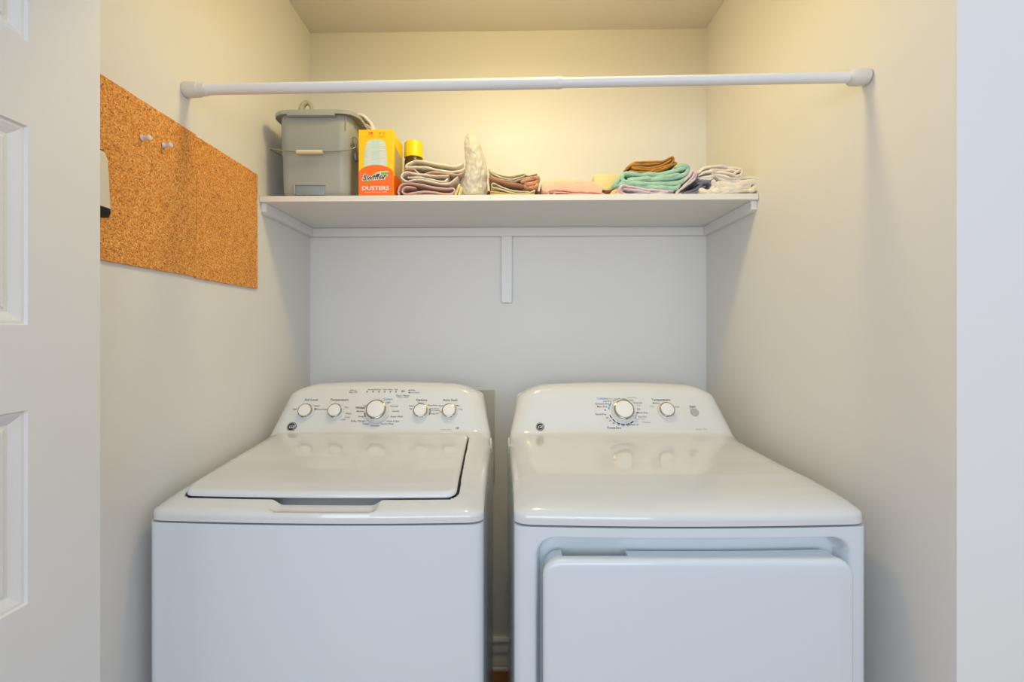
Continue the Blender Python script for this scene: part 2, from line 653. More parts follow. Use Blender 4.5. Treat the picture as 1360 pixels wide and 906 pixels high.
def holder_body(za, zb_, name, m, z0, z1):
    """tapered rounded body: wider at the bottom"""
    rows = 10
    V, Fc = [], []
    n = 28
    for r in range(rows + 1):
        t = r / rows
        z = za + (zb_ - za) * t
        g = (z - z0) / (z1 - z0)
        shrink = 0.007 * g + 0.006 * max(0, g - 0.88) / 0.12 + 0.004 * max(0, 0.08 - g) / 0.08
        for k in range(n):
            th = 2 * math.pi * k / n
            cx_, cy_ = math.cos(th), math.sin(th)
            sx = math.copysign(abs(cx_) ** 0.5, cx_)
            sy = math.copysign(abs(cy_) ** 0.5, cy_)
            V.append(Vector((hx + 0.0125 + sx * (0.012 - shrink * 0.2), (hy0 + hy1) / 2 + sy * ((hy1 - hy0) / 2 - shrink), z)))
    for r in range(rows):
        for k in range(n):
            k2 = (k + 1) % n
            Fc.append([r * n + k, r * n + k2, (r + 1) * n + k2, (r + 1) * n + k])
    Fc.append(list(range(n)))
    Fc.append([rows * n + k for k in range(n)])
    return raw(name, V, Fc, m, hold, smooth=True)


hz1 = h_bot + 0.016
holder_body(h_bot, hz1, 'foot', M['black'], h_bot, h_top)
holder_body(hz1, h_top - .002, 'body', M['device'], h_bot, h_top)
holder_body(h_top - .002, h_top, 'top_edge', M['black'], h_bot, h_top)

# beige panel on the back wall behind the washer
a, b = W(606, 518, DB - 0.004), W(657, 640, DB - 0.004)
tag(box('utility_panel', a.x, b.x, DB - 0.008, DB - 0.0005, b.z, a.z, M['panel'], bevel=0.001, seg=1),
    'flat beige panel on back wall showing behind the washer console', 'panel')

# ================================================================== MACHINES
HW = 0.343


def smoothstep(a, b, x):
    t = max(0.0, min(1.0, (x - a) / (b - a)))
    return t * t * (3 - 2 * t)


def sd_rrect(x, z, x0, x1, z0, z1, R):
    qx = abs(x - (x0 + x1) / 2) - (x1 - x0) / 2 + R
    qz = abs(z - (z0 + z1) / 2) - (z1 - z0) / 2 + R
    return math.hypot(max(qx, 0), max(qz, 0)) + min(max(qx, qz), 0) - R


class Machine:
    def __init__(self, name, label, cat, cx, d, rot):
        self.o = thing(name, label, cat, (cx, d, FZ))
        self.c = Vector((cx, d, 0))
        self.rot = rot
        self.R = Matrix.Rotation(rot, 3, 'Z')

    def T(self, p):
        return self.c + self.R @ Vector(p)

    def raw(self, name, v, f, m, smooth=True, angle=40, parent=None):
        return raw(name, [self.T(p) for p in v], f, m, parent or self.o, smooth, angle)


def bow_at(x, y, amt=0.012):
    return -amt * (1 - min(1, (x / HW) ** 2)) * max(0.0, 1 - max(0, y) / 0.35)


def top_cover(prof, face_start, zmin, disp=None, step=0.006, cols=150, edge=10):
    """prof rows: (y, z, w, re, r).  moulded lid + console loft across the width"""
    ctl = []
    for i, p in enumerate(prof):
        a, b = prof[max(0, i - 1)], prof[min(len(prof) - 1, i + 1)]
        t = Vector((b[0] - a[0], b[1] - a[1])).normalized()
        off = p[5] if len(p) > 5 else (t.y * p[4], -t.x * p[4])
        ctl.append([*p[:4], *off])
    rows = []
    for i in range(len(ctl) - 1):
        a, b = ctl[i], ctl[i + 1]
        L = math.hypot(b[0] - a[0], b[1] - a[1])
        k = max(1, int(L / step))
        for q in range(k):
            t = q / k
            rows.append([a[j] + (b[j] - a[j]) * t for j in range(6)])
    rows.append(list(ctl[-1]))
    n = len(rows)
    ts = [q / edge * math.pi / 2 for q in range(edge + 1)]
    ft = Vector((prof[face_start + 1][0] - prof[face_start][0], prof[face_start + 1][1] - prof[face_start][1]))
    ft.normalize()
    z_f0 = prof[face_start][1]
    z_top = max(p[1] for p in prof)
    V, Fc = [], []
    W_ = 0
    for i, (y, z, w, re, oy, oz) in enumerate(rows):
        row = []
        flat = w - re
        xs = [(-1, q) for q in reversed(ts)] + [(0, -flat + 2 * flat * k / cols) for k in range(1, cols)] + [(1, q) for q in ts]
        for side, q in xs:
            if side == 0:
                x, drop = q, 0.0
            else:
                x = side * (flat + re * math.sin(q))
                drop = 1 - math.cos(q)
            yy, zz = y + oy * drop, z + oz * drop
            yy += bow_at(x, y)
            # console crown, kept in the plane of its face
            if y > prof[face_start][0] - 0.01:
                cw = smoothstep(z_f0, z_top, z) * 0.013 * (1 - min(1, (x / 0.31) ** 2))
                yy += ft.x * cw
                zz += ft.y * cw
            if disp:
                zz -= disp(x, y)
            row.append(Vector((x, yy, max(zz, zmin))))
        # skirts
        lft = Vector((-HW, max(row[0].y, 0.02), zmin))
        rgt = Vector((HW, max(row[-1].y, 0.02), zmin))
        if row[0].y < 0.02:
            lft = Vector((row[0].x, row[0].y, zmin))
            rgt = Vector((row[-1].x, row[-1].y, zmin))
        row = [lft, row[0].lerp(lft, 0.5)] + row + [row[-1].lerp(rgt, 0.5), rgt]
        W_ = len(row)
        V += row
    for i in range(n - 1):
        for k in range(W_ - 1):
            Fc.append([i * W_ + k, i * W_ + k + 1, (i + 1) * W_ + k + 1, (i + 1) * W_ + k])
    return V, Fc


def cabinet(depth, ztop, recess=None, nx=120):
    """bowed front panel with rounded vertical corners"""
    R = 0.018
    per = []
    for k in range(nx + 1):
        x = -HW + R + (2 * HW - 2 * R) * k / nx
        per.append((x, 0, 'f'))
    for k in range(1, 7):
        th = k / 6 * math.pi / 2
        per.append((HW - R + R * math.sin(th), R - R * math.cos(th), 'c'))
    per += [(HW, depth, 'b'), (-HW, depth, 'b')]
    for k in range(6, 0, -1):
        th = k / 6 * math.pi / 2
        per.append((-HW + R - R * math.sin(th), R - R * math.cos(th), 'c'))
    zs = [FZ + 0.02, 0.1]
    if recess:
        z = 0.12
        while z < 0.84:
            zs.append(z)
            z += 0.03
        zs += [0.84 + k * (ztop - 0.84) / 40 for k in range(40)]
    else:
        zs += [0.4, 0.7]
    zs.append(ztop)
    V, Fc = [], []
    for z in zs:
        for x, y, kind in per:
            yy = y + (bow_at(x, y) if kind != 'b' else 0)
            if recess and kind == 'f':
                yy += recess(x, z)
            V.append(Vector((x, yy, z)))
    n = len(per)
    for i in range(len(zs) - 1):
        for k in range(n):
            k2 = (k + 1) % n
            Fc.append([i * n + k, i * n + k2, (i + 1) * n + k2, (i + 1) * n + k])
    Fc.append(list(range(n)))
    Fc.append([(len(zs) - 1) * n + k for k in range(n)])
    return V, Fc


def rrect(x0, x1, z0, z1, R, n=8):
    pts = []
    for cx, cz, a0 in ((x1 - R, z1 - R, 0), (x0 + R, z1 - R, 90), (x0 + R, z0 + R, 180), (x1 - R, z0 + R, 270)):
        for k in range(n + 1):
            th = math.radians(a0 + 90 * k / n)
            pts.append((cx + R * math.cos(th), cz + R * math.sin(th)))
    return pts


def console(dz, y0):
    return [
        (y0 + .457, 1.0035 + dz, .343, .055, .030),
        (y0 + .470, 1.0068 + dz, .342, .055, .030, (.004, -.029)),
        (y0 + .478, 1.0125 + dz, .340, .055, .030, (.013, -.026)),
        (y0 + .483, 1.0206 + dz, .338, .055, .032, (.022, -.020)),
        (y0 + .541, 1.120 + dz, .312, .065, .042, (.034, -.018)),
        (y0 + .548, 1.129 + dz, .308, .075, .044, (.030, -.026)),
        (y0 + .557, 1.135 + dz, .305, .085, .046, (.022, -.036)),
        (y0 + .570, 1.138 + dz, .303, .09, .048, (.008, -.044)),
        (y0 + .590, 1.138 + dz, .303, .09, .052, (0, -.046)),
        (y0 + .610, 1.136 + dz, .305, .09, .045, (-.008, -.044)),
        (y0 + .636, 1.120 + dz, .312, .065, .030, (-.02, -.02)),
        (y0 + .645, 1.000 + dz, .330, .03, .020, (-.02, 0)),
        (y0 + .645, .940 + dz, .343, .01, .005, (-.01, 0))]


class Printing:
    """flat lettering and marks on a console face, gathered by ink colour"""

    def __init__(self, mach, y0, z0, y1, z1):
        self.m = mach
        self.p0 = mach.T((0, y0, z0))
        self.up = (mach.R @ Vector((0, y1 - y0, z1 - z0))).normalized()
        self.x = (mach.R @ Vector((1, 0, 0))).normalized()
        self.n = self.x.cross(self.up)
        self.acc = {}

    def at(self, px, py, lift=0.0006):
        return Wplane(px, py, self.p0, self.n) + self.n * lift

    def px2m(self, px, py):
        return (self.at(px + 1, py) - self.at(px, py)).length

    def text(self, s, px, py, h=2.6, ink='ink', align='C', **kw):
        k = self.px2m(px, py)
        self.acc.setdefault(ink, []).append(textgeo(s, h * k, self.at(px, py), self.x, self.up, align, **kw))

    def dot(self, px, py, r=1.0, ink='ink'):
        k = self.px2m(px, py)
        c = self.at(px, py)
        pts = [c + self.x * (math.cos(t / 12 * 2 * math.pi) * r * k) + self.up * (math.sin(t / 12 * 2 * math.pi) * r * k) for t in range(12)]
        self.acc.setdefault(ink, []).append((pts, [list(range(12))]))

    def arc(self, base, r0, r1, a0, a1, ink='ink', seg=6):
        V, Fc = [], []
        for k in range(seg + 1):
            th = math.radians(a0 + (a1 - a0) * k / seg)
            dvec = self.x * math.cos(th) + self.up * math.sin(th)
            V += [base + dvec * r0, base + dvec * r1]
        for k in range(seg):
            Fc.append([2 * k, 2 * k + 1, 2 * k + 3, 2 * k + 2])
        self.acc.setdefault(ink, []).append((V, Fc))

    def flush(self):
        names = {'ink': 'dark_lettering', 'midink': 'grey_lettering', 'blueink': 'blue_lettering'}
        for ink, parts in self.acc.items():
            v, f = merge(parts)
            raw(names.get(ink, 'lettering'), v, f, M[ink], self.m.o)['kind'] = 'stuff'

    def knob(self, px, py, r, h, name='knob', turn=-60):
        base = self.at(px, py, 0.0)
        n = self.n
        v, f = lathegeo([(r, 0.0005), (r, 0.003), (r * .97, 0.005), (r * .91, h * .55), (r * .88, h * .62)], base, n, 40, self.x)
        k = raw(name, v, f, M['knob'], self.m.o, smooth=True, angle=50)
        v, f = lathegeo([(r * .86, h * .58), (r * .89, h * .62), (r * .90, h * .80), (r * .87, h * .94), (r * .79, h * .99), (r * .76, h * .985)], base, n, 40, self.x)
        raw('chrome_ring', v, f, M['chrome'], k, smooth=True)
        v, f = lathegeo([(r * .765, h * .95), (r * .765, h * .985), (r * .74, h * 1.0), (r * .3, h * 1.01)], base, n, 40, self.x)
        raw('cap', v, f, M['knob'], k, smooth=True)
        th = math.radians(turn)
        dvec = self.x * math.cos(th) + self.up * math.sin(th)
        side = dvec.cross(n)
        c = base + dvec * (r * .905) + n * (h * .64)
        q = [c + side * .0012, c - side * .0012, c - side * .0012 + n * (h * .26), c + side * .0012 + n * (h * .26)]
        v, f = prism(q, dvec * 0.0008)
        raw('pointer', v, f, M['ink'], k)
        return base

    def emblem(self, px, py, r=0.0135):
        base = self.at(px, py, 0.0003)
        v, f = lathegeo([(r, 0), (r, 0.001), (r * .96, 0.0014)], base, self.n, 32, self.x)
        e = raw('emblem', v, f, M['black'], self.m.o, smooth=True)
        b2 = base + self.n * 0.0016
        pts, fs = [], []
        for k in range(33):
            th = k / 32 * 2 * math.pi
            dvec = self.x * math.cos(th) + self.up * math.sin(th)
            pts += [b2 + dvec * r * .80, b2 + dvec * r * .88]
        fs = [[2 * k, 2 * k + 1, 2 * k + 3, 2 * k + 2] for k in range(32)]
        parts = [(pts, fs), textgeo('GE', r * 0.72, b2, self.x, self.up, shear=0.35, bold=0.01)]
        v, f = merge(parts)
        raw('monogram', v, f, M['silver'], e)


# ------------------------------------------------------------------ WASHER
wd = 0.941
wl, wr = W(190, 695, wd).x, W(645.5, 695, wd).x
wash = Machine('washing_machine', 'white top-loading washer with five knobs, left of the dryer', 'washer', (wl + wr) / 2, wd + 0.004, 0.0)
zs_w = W(417, 695.5, wd).z       # seam height at front
ZT = zs_w + 0.003
wprof = [(.012, ZT - .0005, .335, .03, .02, (.012, 0)), (0, ZT, .343, .035, .02, (.022, 0)), (0, ZT + .012, .343, .035, .02, (.022, 0)), (.003, ZT + .019, .343, .04, .024, (.021, -.005)),
         (.012, ZT + .0245, .343, .05, .028, (.015, -.0100)), (.03, ZT + .031, .343, .06, .032, (.008, -.0160)), (.05, ZT + .037, .343, .065, .034, (.003, -.021)), (.08, ZT + .044, .343, .065, .034, (0, -.0265)),
         (.15, ZT + .053, .343, .065, .034, (0, -.033)), (.25, .990, .343, .06, .034, (0, -.036)), (.36, .997, .343, .06, .032, (0, -.034)), (.43, 1.001, .343, .055, .03, (0, -.031))] + console(0.0, 0.0)
wface = [i for i, p in enumerate(wprof) if abs(p[0] - .483) < 1e-6][0]


def wdeck(y):
    for a, b in zip(wprof[1:], wprof[2:]):
        if a[0] <= y <= b[0] and b[0] > a[0]:
            t = (y - a[0]) / (b[0] - a[0])
            return a[1] + (b[1] - a[1]) * t
    return 1.0


def wloc(px, py, zguess):
    """local washer coordinates of the pixel at height z"""
    p = Wplane(px, py, (0, 0, zguess), Vector((0, 0, 1)))
    return wash.R.inverted() @ (p - wash.c)


LF_l, LF_r = wloc(235, 660, ZT + .040), wloc(605, 661.5, ZT + .040)
LB_l, LB_r = wloc(367, 577.5, 1.004), wloc(622, 577.5, 1.004)
LY0, LY1 = 0.041, 0.452
LF_l.x = max(LF_l.x, -0.318)


def lidx(y):
    t = (y - LY0) / (LY1 - LY0)
    return LF_l.x + (LB_l.x - LF_l.x) * t, LF_r.x + (LB_r.x - LF_r.x) * t


HXA, HXB = wloc(350, 684, ZT + .03).x, wloc(482, 684, ZT + .03).x


def wdisp(x, y):
    xl, xr = lidx(min(max(y, LY0), LY1))
    g = 0.0045
    xm, hx_ = (xl + xr) / 2, (xr - xl) / 2 + g
    y0_, y1_ = LY0 - .001, LY1 + .003
    m = smoothstep(.0002, -.0024, sd_rrect(x, y, xm - hx_, xm + hx_, y0_, y1_, .026))
    dd = 0.020 * m
    hm = smoothstep(HXA - .022, HXA + .004, x) * (1 - smoothstep(HXB - .004, HXB + .022, x)) * smoothstep(0.004, 0.018, y) * (1 - smoothstep(LY0 + .05, LY0 + .06, y))
    return max(dd, 0.011 * hm)


v, f = cabinet(0.66, ZT - 0.004)
wash.raw('cabinet', v, f, M['enamel'])
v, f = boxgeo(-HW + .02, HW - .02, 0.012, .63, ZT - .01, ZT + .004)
wash.raw('seam_shade_core', v, f, M['gap'], smooth=False)  # dark core added inside the seam, standing in for its shade
v, f = top_cover(wprof, wface, ZT, wdisp, step=0.004, cols=260, edge=48)
wash.raw('top_cover', v, f, M['moulded'], angle=50)


def wedge(x, y):
    s_ = max(0.0, min(0.98, (abs(x) - .283) / .06))
    return (1 - math.sqrt(1 - s_ * s_)) * (.016 + .017 * smoothstep(.03, .15, y))


def lid_geo():
    nu, nv = 90, 70

    def dens(n, edge):
        a = [edge * (1 - math.cos(k / 8 * math.pi / 2)) for k in range(9)]
        mid = [edge + (1 - 2 * edge) * k / (n - 1) for k in range(1, n - 1)]
        return a + mid + [1 - q for q in reversed(a)]
    us, vs_ = dens(nu, 0.02), dens(nv, 0.03)
    V, Fc = [], []
    Rc = 0.022
    for vv in vs_:
        y = LY0 + (LY1 - LY0) * vv
        xl, xr = lidx(y)
        for uu in us:
            x = xl + (xr - xl) * uu
            yy = y
            # rounded plan corners
            for cx_, sx in ((xl + Rc, -1), (xr - Rc, 1)):
                for cy_, sy in ((LY0 + Rc, -1), (LY1 - Rc, 1)):
                    dx, dy = (x - cx_) * sx, (yy - cy_) * sy
                    if dx > 0 and dy > 0:
                        L = math.hypot(dx, dy)
                        M_ = max(dx, dy)
                        if L > 0:
                            x, yy = cx_ + sx * dx * M_ / L, cy_ + sy * dy * M_ / L
            e = min(uu * (xr - xl), (1 - uu) * (xr - xl), vv * (LY1 - LY0), (1 - vv) * (LY1 - LY0))
            rr = 0.009
            drop = 0 if e >= rr else 0.0075 * (1 - math.sqrt(max(0, 1 - (1 - e / rr) ** 2)))
            # soft dishing of the lid
            z = wdeck(yy) - wedge(x, yy) + 0.0050 + 0.0070 * (1 - smoothstep(LY0 + .02, LY0 + .2, yy)) - drop
            V.append(Vector((x, yy + bow_at(x, yy), z)))
    n = len(us)
    m = len(vs_)
    for i in range(m - 1):
        for k in range(n - 1):
            Fc.append([i * n + k, i * n + k + 1, (i + 1) * n + k + 1, (i + 1) * n + k])
    # closed underside
    b0 = len(V)
    V += [p + Vector((0, 0, -0.0022 if (i % n in (0, n - 1) or i // n in (0, m - 1)) else -0.013)) for i, p in enumerate(V[:b0])]
    per = [k for k in range(n)] + [i * n + n - 1 for i in range(1, m)] + [(m - 1) * n + k for k in range(n - 2, -1, -1)] + [i * n for i in range(m - 2, 0, -1)]
    for q in range(len(per)):
        a, b = per[q], per[(q + 1) % len(per)]
        Fc.append([a, b, b + b0, a + b0])
    return V, Fc


gk = []  # dark strips added in the lid groove so its gap reads as shaded
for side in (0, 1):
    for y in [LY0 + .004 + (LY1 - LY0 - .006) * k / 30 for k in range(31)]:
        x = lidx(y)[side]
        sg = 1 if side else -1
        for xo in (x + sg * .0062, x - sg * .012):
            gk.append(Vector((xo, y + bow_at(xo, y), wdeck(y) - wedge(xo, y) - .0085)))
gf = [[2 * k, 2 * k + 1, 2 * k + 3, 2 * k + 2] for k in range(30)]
wash.raw('lid_gap_shade', gk[:62], gf, M['gap'])
wash.raw('lid_gap_shade', gk[62:], gf, M['gap'])
v, f = lid_geo()
wash.raw('lid', v, f, M['moulded'], angle=60)
for fx in (-0.28, 0.28):
    for fy in (0.06, 0.60):
        v, f = lathegeo([(0.02, 0.0), (0.02, 0.012), (0.012, 0.022)], (fx, fy, FZ), (0, 0, 1), 16)
        wash.raw('foot', v, f, M['black'])
# small retaining clip where cover and cabinet side meet
v, f = boxgeo(HW - 0.002, HW + 0.0015, .425, .445, .955, 1.0, .001, 1)
wash.raw('side_clip', v, f, M['moulded'])

pw = Printing(wash, .483, 1.0206, .541, 1.120)
for px, py, s in ((407.2, 547.2, 0.0245), (446.3, 547.2, 0.0245), (559.2, 547.2, 0.0245), (597, 547.2, 0.0245)):
    pw.knob(px, py, s, 0.018, turn=-100 if px < 500 else -70)
kb = pw.knob(501.3, 546.8, 0.0345, 0.026, 'cycle_knob', turn=-110)
pw.arc(kb + pw.n * .0006, .0375, .0405, 185, 206)
pw.arc(kb + pw.n * .0006, .038, .0395, 212, 345, 'midink', 16)
for s, x, y in (('Soil Level', 413.5, 531), ('Temperature', 451, 531), ('Options', 560, 531.3), ('Auto Soak', 598, 531.3)):
    pw.text(s, x, y, 3.2, bold=.012)
for s, x, y, h in (('Light', 392, 543.3, 2.2), ('Heavy', 421, 539, 2.2), ('Extra Heavy', 428, 543.5, 2.2), ('Hot', 460.5, 541, 2.2), ('Warm', 463, 549.3, 2.2),
                   ('Cool', 461.5, 554, 2.2), ('Cold', 455.5, 557.3, 2.2), ('Light', 486, 539, 2.2), ('Medium', 479, 546.2, 2.3), ('Heavy', 479.5, 553.3, 2.3),
                   ('Bulky / Sheets', 475.5, 559.2, 2.3), ('Towels', 486, 563, 2.3), ('Delicates', 498, 565.2, 2.3), ('Light', 516, 534.4, 2.3), ('Normal', 523.5, 539.5, 2.3),
                   ('Casuals', 525.5, 546, 2.3), ('Speed Wash', 527, 553.3, 2.3), ('Drain & Spin', 522, 559.4, 2.3), ('Active Wear', 514.5, 563, 2.3),
                   ('Add to', 469, 518.3, 2.1), ('Start Fill', 469, 521, 2.3), ('Sensing/Fill', 494.5, 517.6, 1.9), ('Soak', 503.6, 517.6, 1.9), ('Wash', 511.3, 517.6, 1.9), ('Rinse', 518.8, 517.6, 1.9),
                   ('Spin', 526.3, 517.6, 1.9), ('Start / Pause', 535, 525.4, 2.4), ('Hold to Cancel', 535, 527.6, 1.6), ('Delay', 548.5, 518.3, 2.0), ('Lid Locked', 550.5, 521.5, 2.0),
                   ('Off', 545.5, 543.4, 2.1), ('Fabric', 547, 539.2, 2.1), ('Softener', 559, 535.3, 1.6), ('Deep Rinse', 574.5, 538.3, 1.9), ('Extra Rinse', 577.5, 542.8, 1.8),
                   ('and Softener', 578.5, 545.3, 1.5), ('Deep Fill', 577, 549.5, 2.1), ('Off', 585.3, 547.5, 2.0), ('Short', 586.0, 539.0, 2.0), ('Med', 608, 538.8, 2.0), ('Long', 611.5, 543.3, 2.0)):
    pw.text(s, x, y, h, bold=.004)
pw.text('Whites', 478.5, 541.6, 3.0, bold=.02)
pw.text('Colors', 515.6, 530.2, 3.0, 'blueink', bold=.015)
pw.text('HE', 607, 568.8, 2.6, shear=.3, bold=.02)
pw.text('energy system', 592.5, 570.5, 1.8, 'midink')
for x in (487.7, 495.4, 503.3, 511, 518.6, 526):
    pw.dot(x, 520.6, .9)
pw.text('II', 534.2, 519.8, 3.0, bold=.03)
pw.text('>', 537.0, 519.8, 3.0, bold=.03)
pw.dot(543.4, 518.5, .9)
pw.dot(543.4, 521.6, .9)
pw.dot(418.8, 543.3, 1.1)
pw.arc(pw.at(559.2, 547.2), .0265, .0292, -22, 22)
pw.emblem(387.5, 567, 0.0145)
pw.flush()

# ------------------------------------------------------------------ DRYER
dd = 0.911
dl, dr = W(686.5, 699, dd).x, W(1156, 699, dd).x
dry = Machine('dryer', 'white front-loading dryer with two knobs and square door, right of the washer', 'dryer', (dl + dr) / 2, dd + 0.004, math.radians(1.15))
DT = W(921, 699.5, dd).z + .003
dprof = [(.012, DT - .0005, .335, .03, .02, (.012, 0)), (0, DT, .343, .035, .02, (.022, 0)), (0, DT + .016, .343, .035, .02, (.022, 0)), (.004, DT + .0225, .343, .04, .024, (.020, -.005)),
         (.014, DT + .0285, .343, .05, .028, (.014, -.0095)), (.03, DT + .035, .343, .06, .032, (.008, -.015)), (.05, DT + .0405, .343, .065, .034, (.003, -.019)), (.08, DT + .046, .343, .065, .034, (0, -.0235)),
         (.15, DT + .052, .343, .065, .034, (0, -.029)), (.25, .993, .343, .06, .034, (0, -.033)), (.36, .998, .343, .06, .032, (0, -.033)), (.45, 1.001, .343, .055, .03, (0, -.031))] + console(0.0, 0.02)
dface = [i for i, p in enumerate(dprof) if abs(p[0] - .503) < 1e-6][0]


def dloc(px, py, y_local):
    n = dry.R @ Vector((0, 1, 0))
    p = Wplane(px, py, dry.T((0, y_local, 0)), n)
    return dry.R.inverted() @ (p - dry.c)


RX0, RX1 = dloc(712, 760, 0).x, dloc(1128, 760, 0).x
RZ1 = dloc(921, 713, 0).z + 0.001


v, f = cabinet(0.70, DT - 0.004, lambda x, z: 0.036 * (1 - smoothstep(-0.011, 0.001, sd_rrect(x, z, RX0, RX1, 0.16, RZ1, 0.038))), nx=150)
dry.raw('cabinet', v, f, M['enamel'], angle=70)
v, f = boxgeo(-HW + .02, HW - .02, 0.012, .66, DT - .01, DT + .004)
dry.raw('seam_shade_core', v, f, M['gap'], smooth=False)  # same added dark core: shade of the seam put in as colour
v, f = top_cover(dprof, dface, DT, None, step=0.006, cols=120)
dry.raw('top_cover', v, f, M['moulded'], angle=50)

PX0, PX1 = dloc(721.5, 800, -0.026).x, dloc(1134, 800, -0.026).x
PZ1 = dloc(921, 744, -0.026).z + 0.002


def door_slab(rings, inset_list):
    V, Fc = [], []
    for (ins, y) in inset_list:
        for x, z in rrect(PX0 + ins, PX1 - ins, 0.19 + ins, PZ1 - ins, max(0.004, 0.034 - ins), 10):
            V.append(Vector((x, y + bow_at(x, 0), z)))
    n = len(V) // len(inset_list)
    for i in range(len(inset_list) - 1):
        for k in range(n):
            k2 = (k + 1) % n
            Fc.append([i * n + k, i * n + k2, (i + 1) * n + k2, (i + 1) * n + k])
    Fc.append(list(range(n)))
    return V, Fc, n


ins = [(0.006, -0.004), (0.001, -0.006), (0.0, -0.010), (0.0, -0.018), (0.001, -0.0215), (0.003, -0.0245), (0.006, -0.026), (0.012, -0.0268), (0.03, -0.0275)]
V, Fc, n = door_slab(None, ins)
# bowed face filled with strips between upper and lower halves of the last ring
last = (len(ins) - 1) * n
half = n // 2
for k in range(half - 1):
    a, b = last + k, last + k + 1
    c, d_ = last + (n - 1 - k), last + (n - 2 - k)
    Fc.append([a, b, d_, c])
dpart = dry.raw('door', V, Fc, M['enamel'], angle=35)
# inner lip behind the door face, interrupted by the finger grip
gx0, gx1 = dloc(746, 742, 0).x, dloc(832, 742, 0).x
for x0, x1 in ((PX0 + .004, gx0), (gx1, PX1 - .004)):
    pts = []
    out = rrect(PX0 + .004, PX1 - .004, 0.19, PZ1 - .002, 0.032, 10)
    top = sorted([p for p in out if p[1] > PZ1 - 0.05], key=lambda p: p[0])
    xs = sorted(set([x0, x1] + [p[0] for p in top if x0 < p[0] < x1] + [x0 + (x1 - x0) * k / 10 for k in range(11)]))

    def topz(x):
        for a, b in zip(top, top[1:]):
            if a[0] <= x <= b[0] and b[0] > a[0]:
                return a[1] + (b[1] - a[1]) * (x - a[0]) / (b[0] - a[0])
        return top[0][1]
    VV, FF = [], []
    for x in xs:
        zt_ = topz(x)
        bw = bow_at(x, 0)
        VV += [Vector((x, -0.008 + bw, zt_)), Vector((x, 0.020 + bw, zt_ + .001)), Vector((x, 0.022 + bw, zt_ - .003)), Vector((x, 0.022 + bw, zt_ - .06)), Vector((x, -0.008 + bw, zt_ - .06))]
    for k in range(len(xs) - 1):
        for q in range(5):
            q2 = (q + 1) % 5
            FF.append([k * 5 + q, k * 5 + q2, k * 5 + 5 + q2, k * 5 + 5 + q])
    FF += [[0, 1, 2, 3, 4], [len(VV) - 5 + q for q in range(5)]]
    dry.raw('door_lip', VV, FF, M['enamel'], smooth=False, parent=dpart)
for fx in (-0.28, 0.28):
    for fy in (0.06, 0.62):
        v, f = lathegeo([(0.02, 0.0), (0.02, 0.012), (0.012, 0.022)], (fx, fy, FZ), (0, 0, 1), 16)
        dry.raw('foot', v, f, M['black'])
v, f = boxgeo(-HW - 0.0015, -HW + .002, .47, .49, .955, 1.0, .001, 1)
dry.raw('side_clip', v, f, M['moulded'])

pd = Printing(dry, .503, 1.0206, .561, 1.120)
kb = pd.knob(827, 546.5, 0.0345, 0.023, 'cycle_knob', turn=-80)
pd.knob(884.3, 546, 0.0258, 0.018, turn=-100)
b0 = kb + pd.n * .0006
for a in range(6):
    pd.arc(b0, .0405, .0440, 196 + a * 20, 212 + a * 20)
pd.arc(b0, .0405, .0440, 140, 158, 'blueink')
pd.arc(b0, .0405, .0440, 161, 172, 'blueink')
pd.arc(b0, .0405, .0432, 92, 128, 'midink')
pd.arc(b0, .0405, .0432, 55, 86, 'midink')
pd.arc(b0, .0405, .0432, 325, 358, 'midink')
for s, x, y, h, ink in (('Cottons', 799.8, 529.2, 3.0, 'blueink'), ('Extra Dry', 812.5, 529.6, 1.9, 'midink'), ('Less Dry', 806.5, 532.9, 2.2, 'ink'), ('Optimum Dry', 799.5, 536.4, 2.3, 'ink'),
                        ('More Dry', 799.5, 540.1, 2.3, 'ink'), ('70', 803.5, 544.8, 2.2, 'ink'), ('Speed Dry', 798, 550.2, 2.4, 'ink'), ('60', 806.6, 555, 2.2, 'ink'),
                        ('50', 810.4, 558.8, 2.2, 'ink'), ('40', 815, 562.2, 2.2, 'ink'), ('30', 821, 564.4, 2.2, 'ink'), ('20', 827.3, 565.3, 2.2, 'ink'), ('10', 833.6, 565, 2.2, 'ink'),
                        ('Warm Up', 841.8, 564, 2.2, 'ink'), ('Timed Dry', 815.3, 568.3, 3.0, 'ink'), ('Easy Care', 839.6, 528.1, 2.2, 'midink'), ('Dry', 839, 531.7, 2.2, 'ink'),
                        ('Dewrinkle', 847, 535, 2.0, 'ink'), ('Fluff', 848, 538.6, 2.0, 'midink'), ('Off', 848, 543.6, 2.3, 'ink'), ('More Dry', 853, 548.2, 2.5, 'ink'), ('Less Dry', 853, 553.5, 2.2, 'ink'),
                        ('Less Time', 850.5, 556.6, 2.0, 'midink'), ('Off', 845, 560.2, 2.0, 'midink'), ('Delicates', 858.3, 560.7, 2.2, 'midink'), ('Temperature', 877.6, 531, 3.2, 'ink'),
                        ('Medium', 871.5, 535.4, 2.1, 'ink'), ('High', 866, 539.7, 2.1, 'midink'), ('Low', 899, 540.2, 2.4, 'ink'), ('Start', 919.7, 540, 3.0, 'ink'), ('Hold 1 sec', 920, 542.6, 1.5, 'midink'),
                        ('Sensor Dry', 931.5, 570, 2.3, 'midink')):
    pd.text(s, x, y, h, ink, bold=.012 if h >= 3 else .004)
bb = pd.at(922.5, 547.8, 0.0)
v, f = lathegeo([(0.0125, 0.0003), (0.0125, 0.0022), (0.0118, 0.003), (0.006, 0.0026)], bb, pd.n, 32, pd.x)
raw('start_button', v, f, M['button'], dry.o, smooth=True)
pd.emblem(717.3, 567, 0.0125)
pd.flush()

# ================================================================== THINGS ON THE SHELF
TH = ST + 0.0004


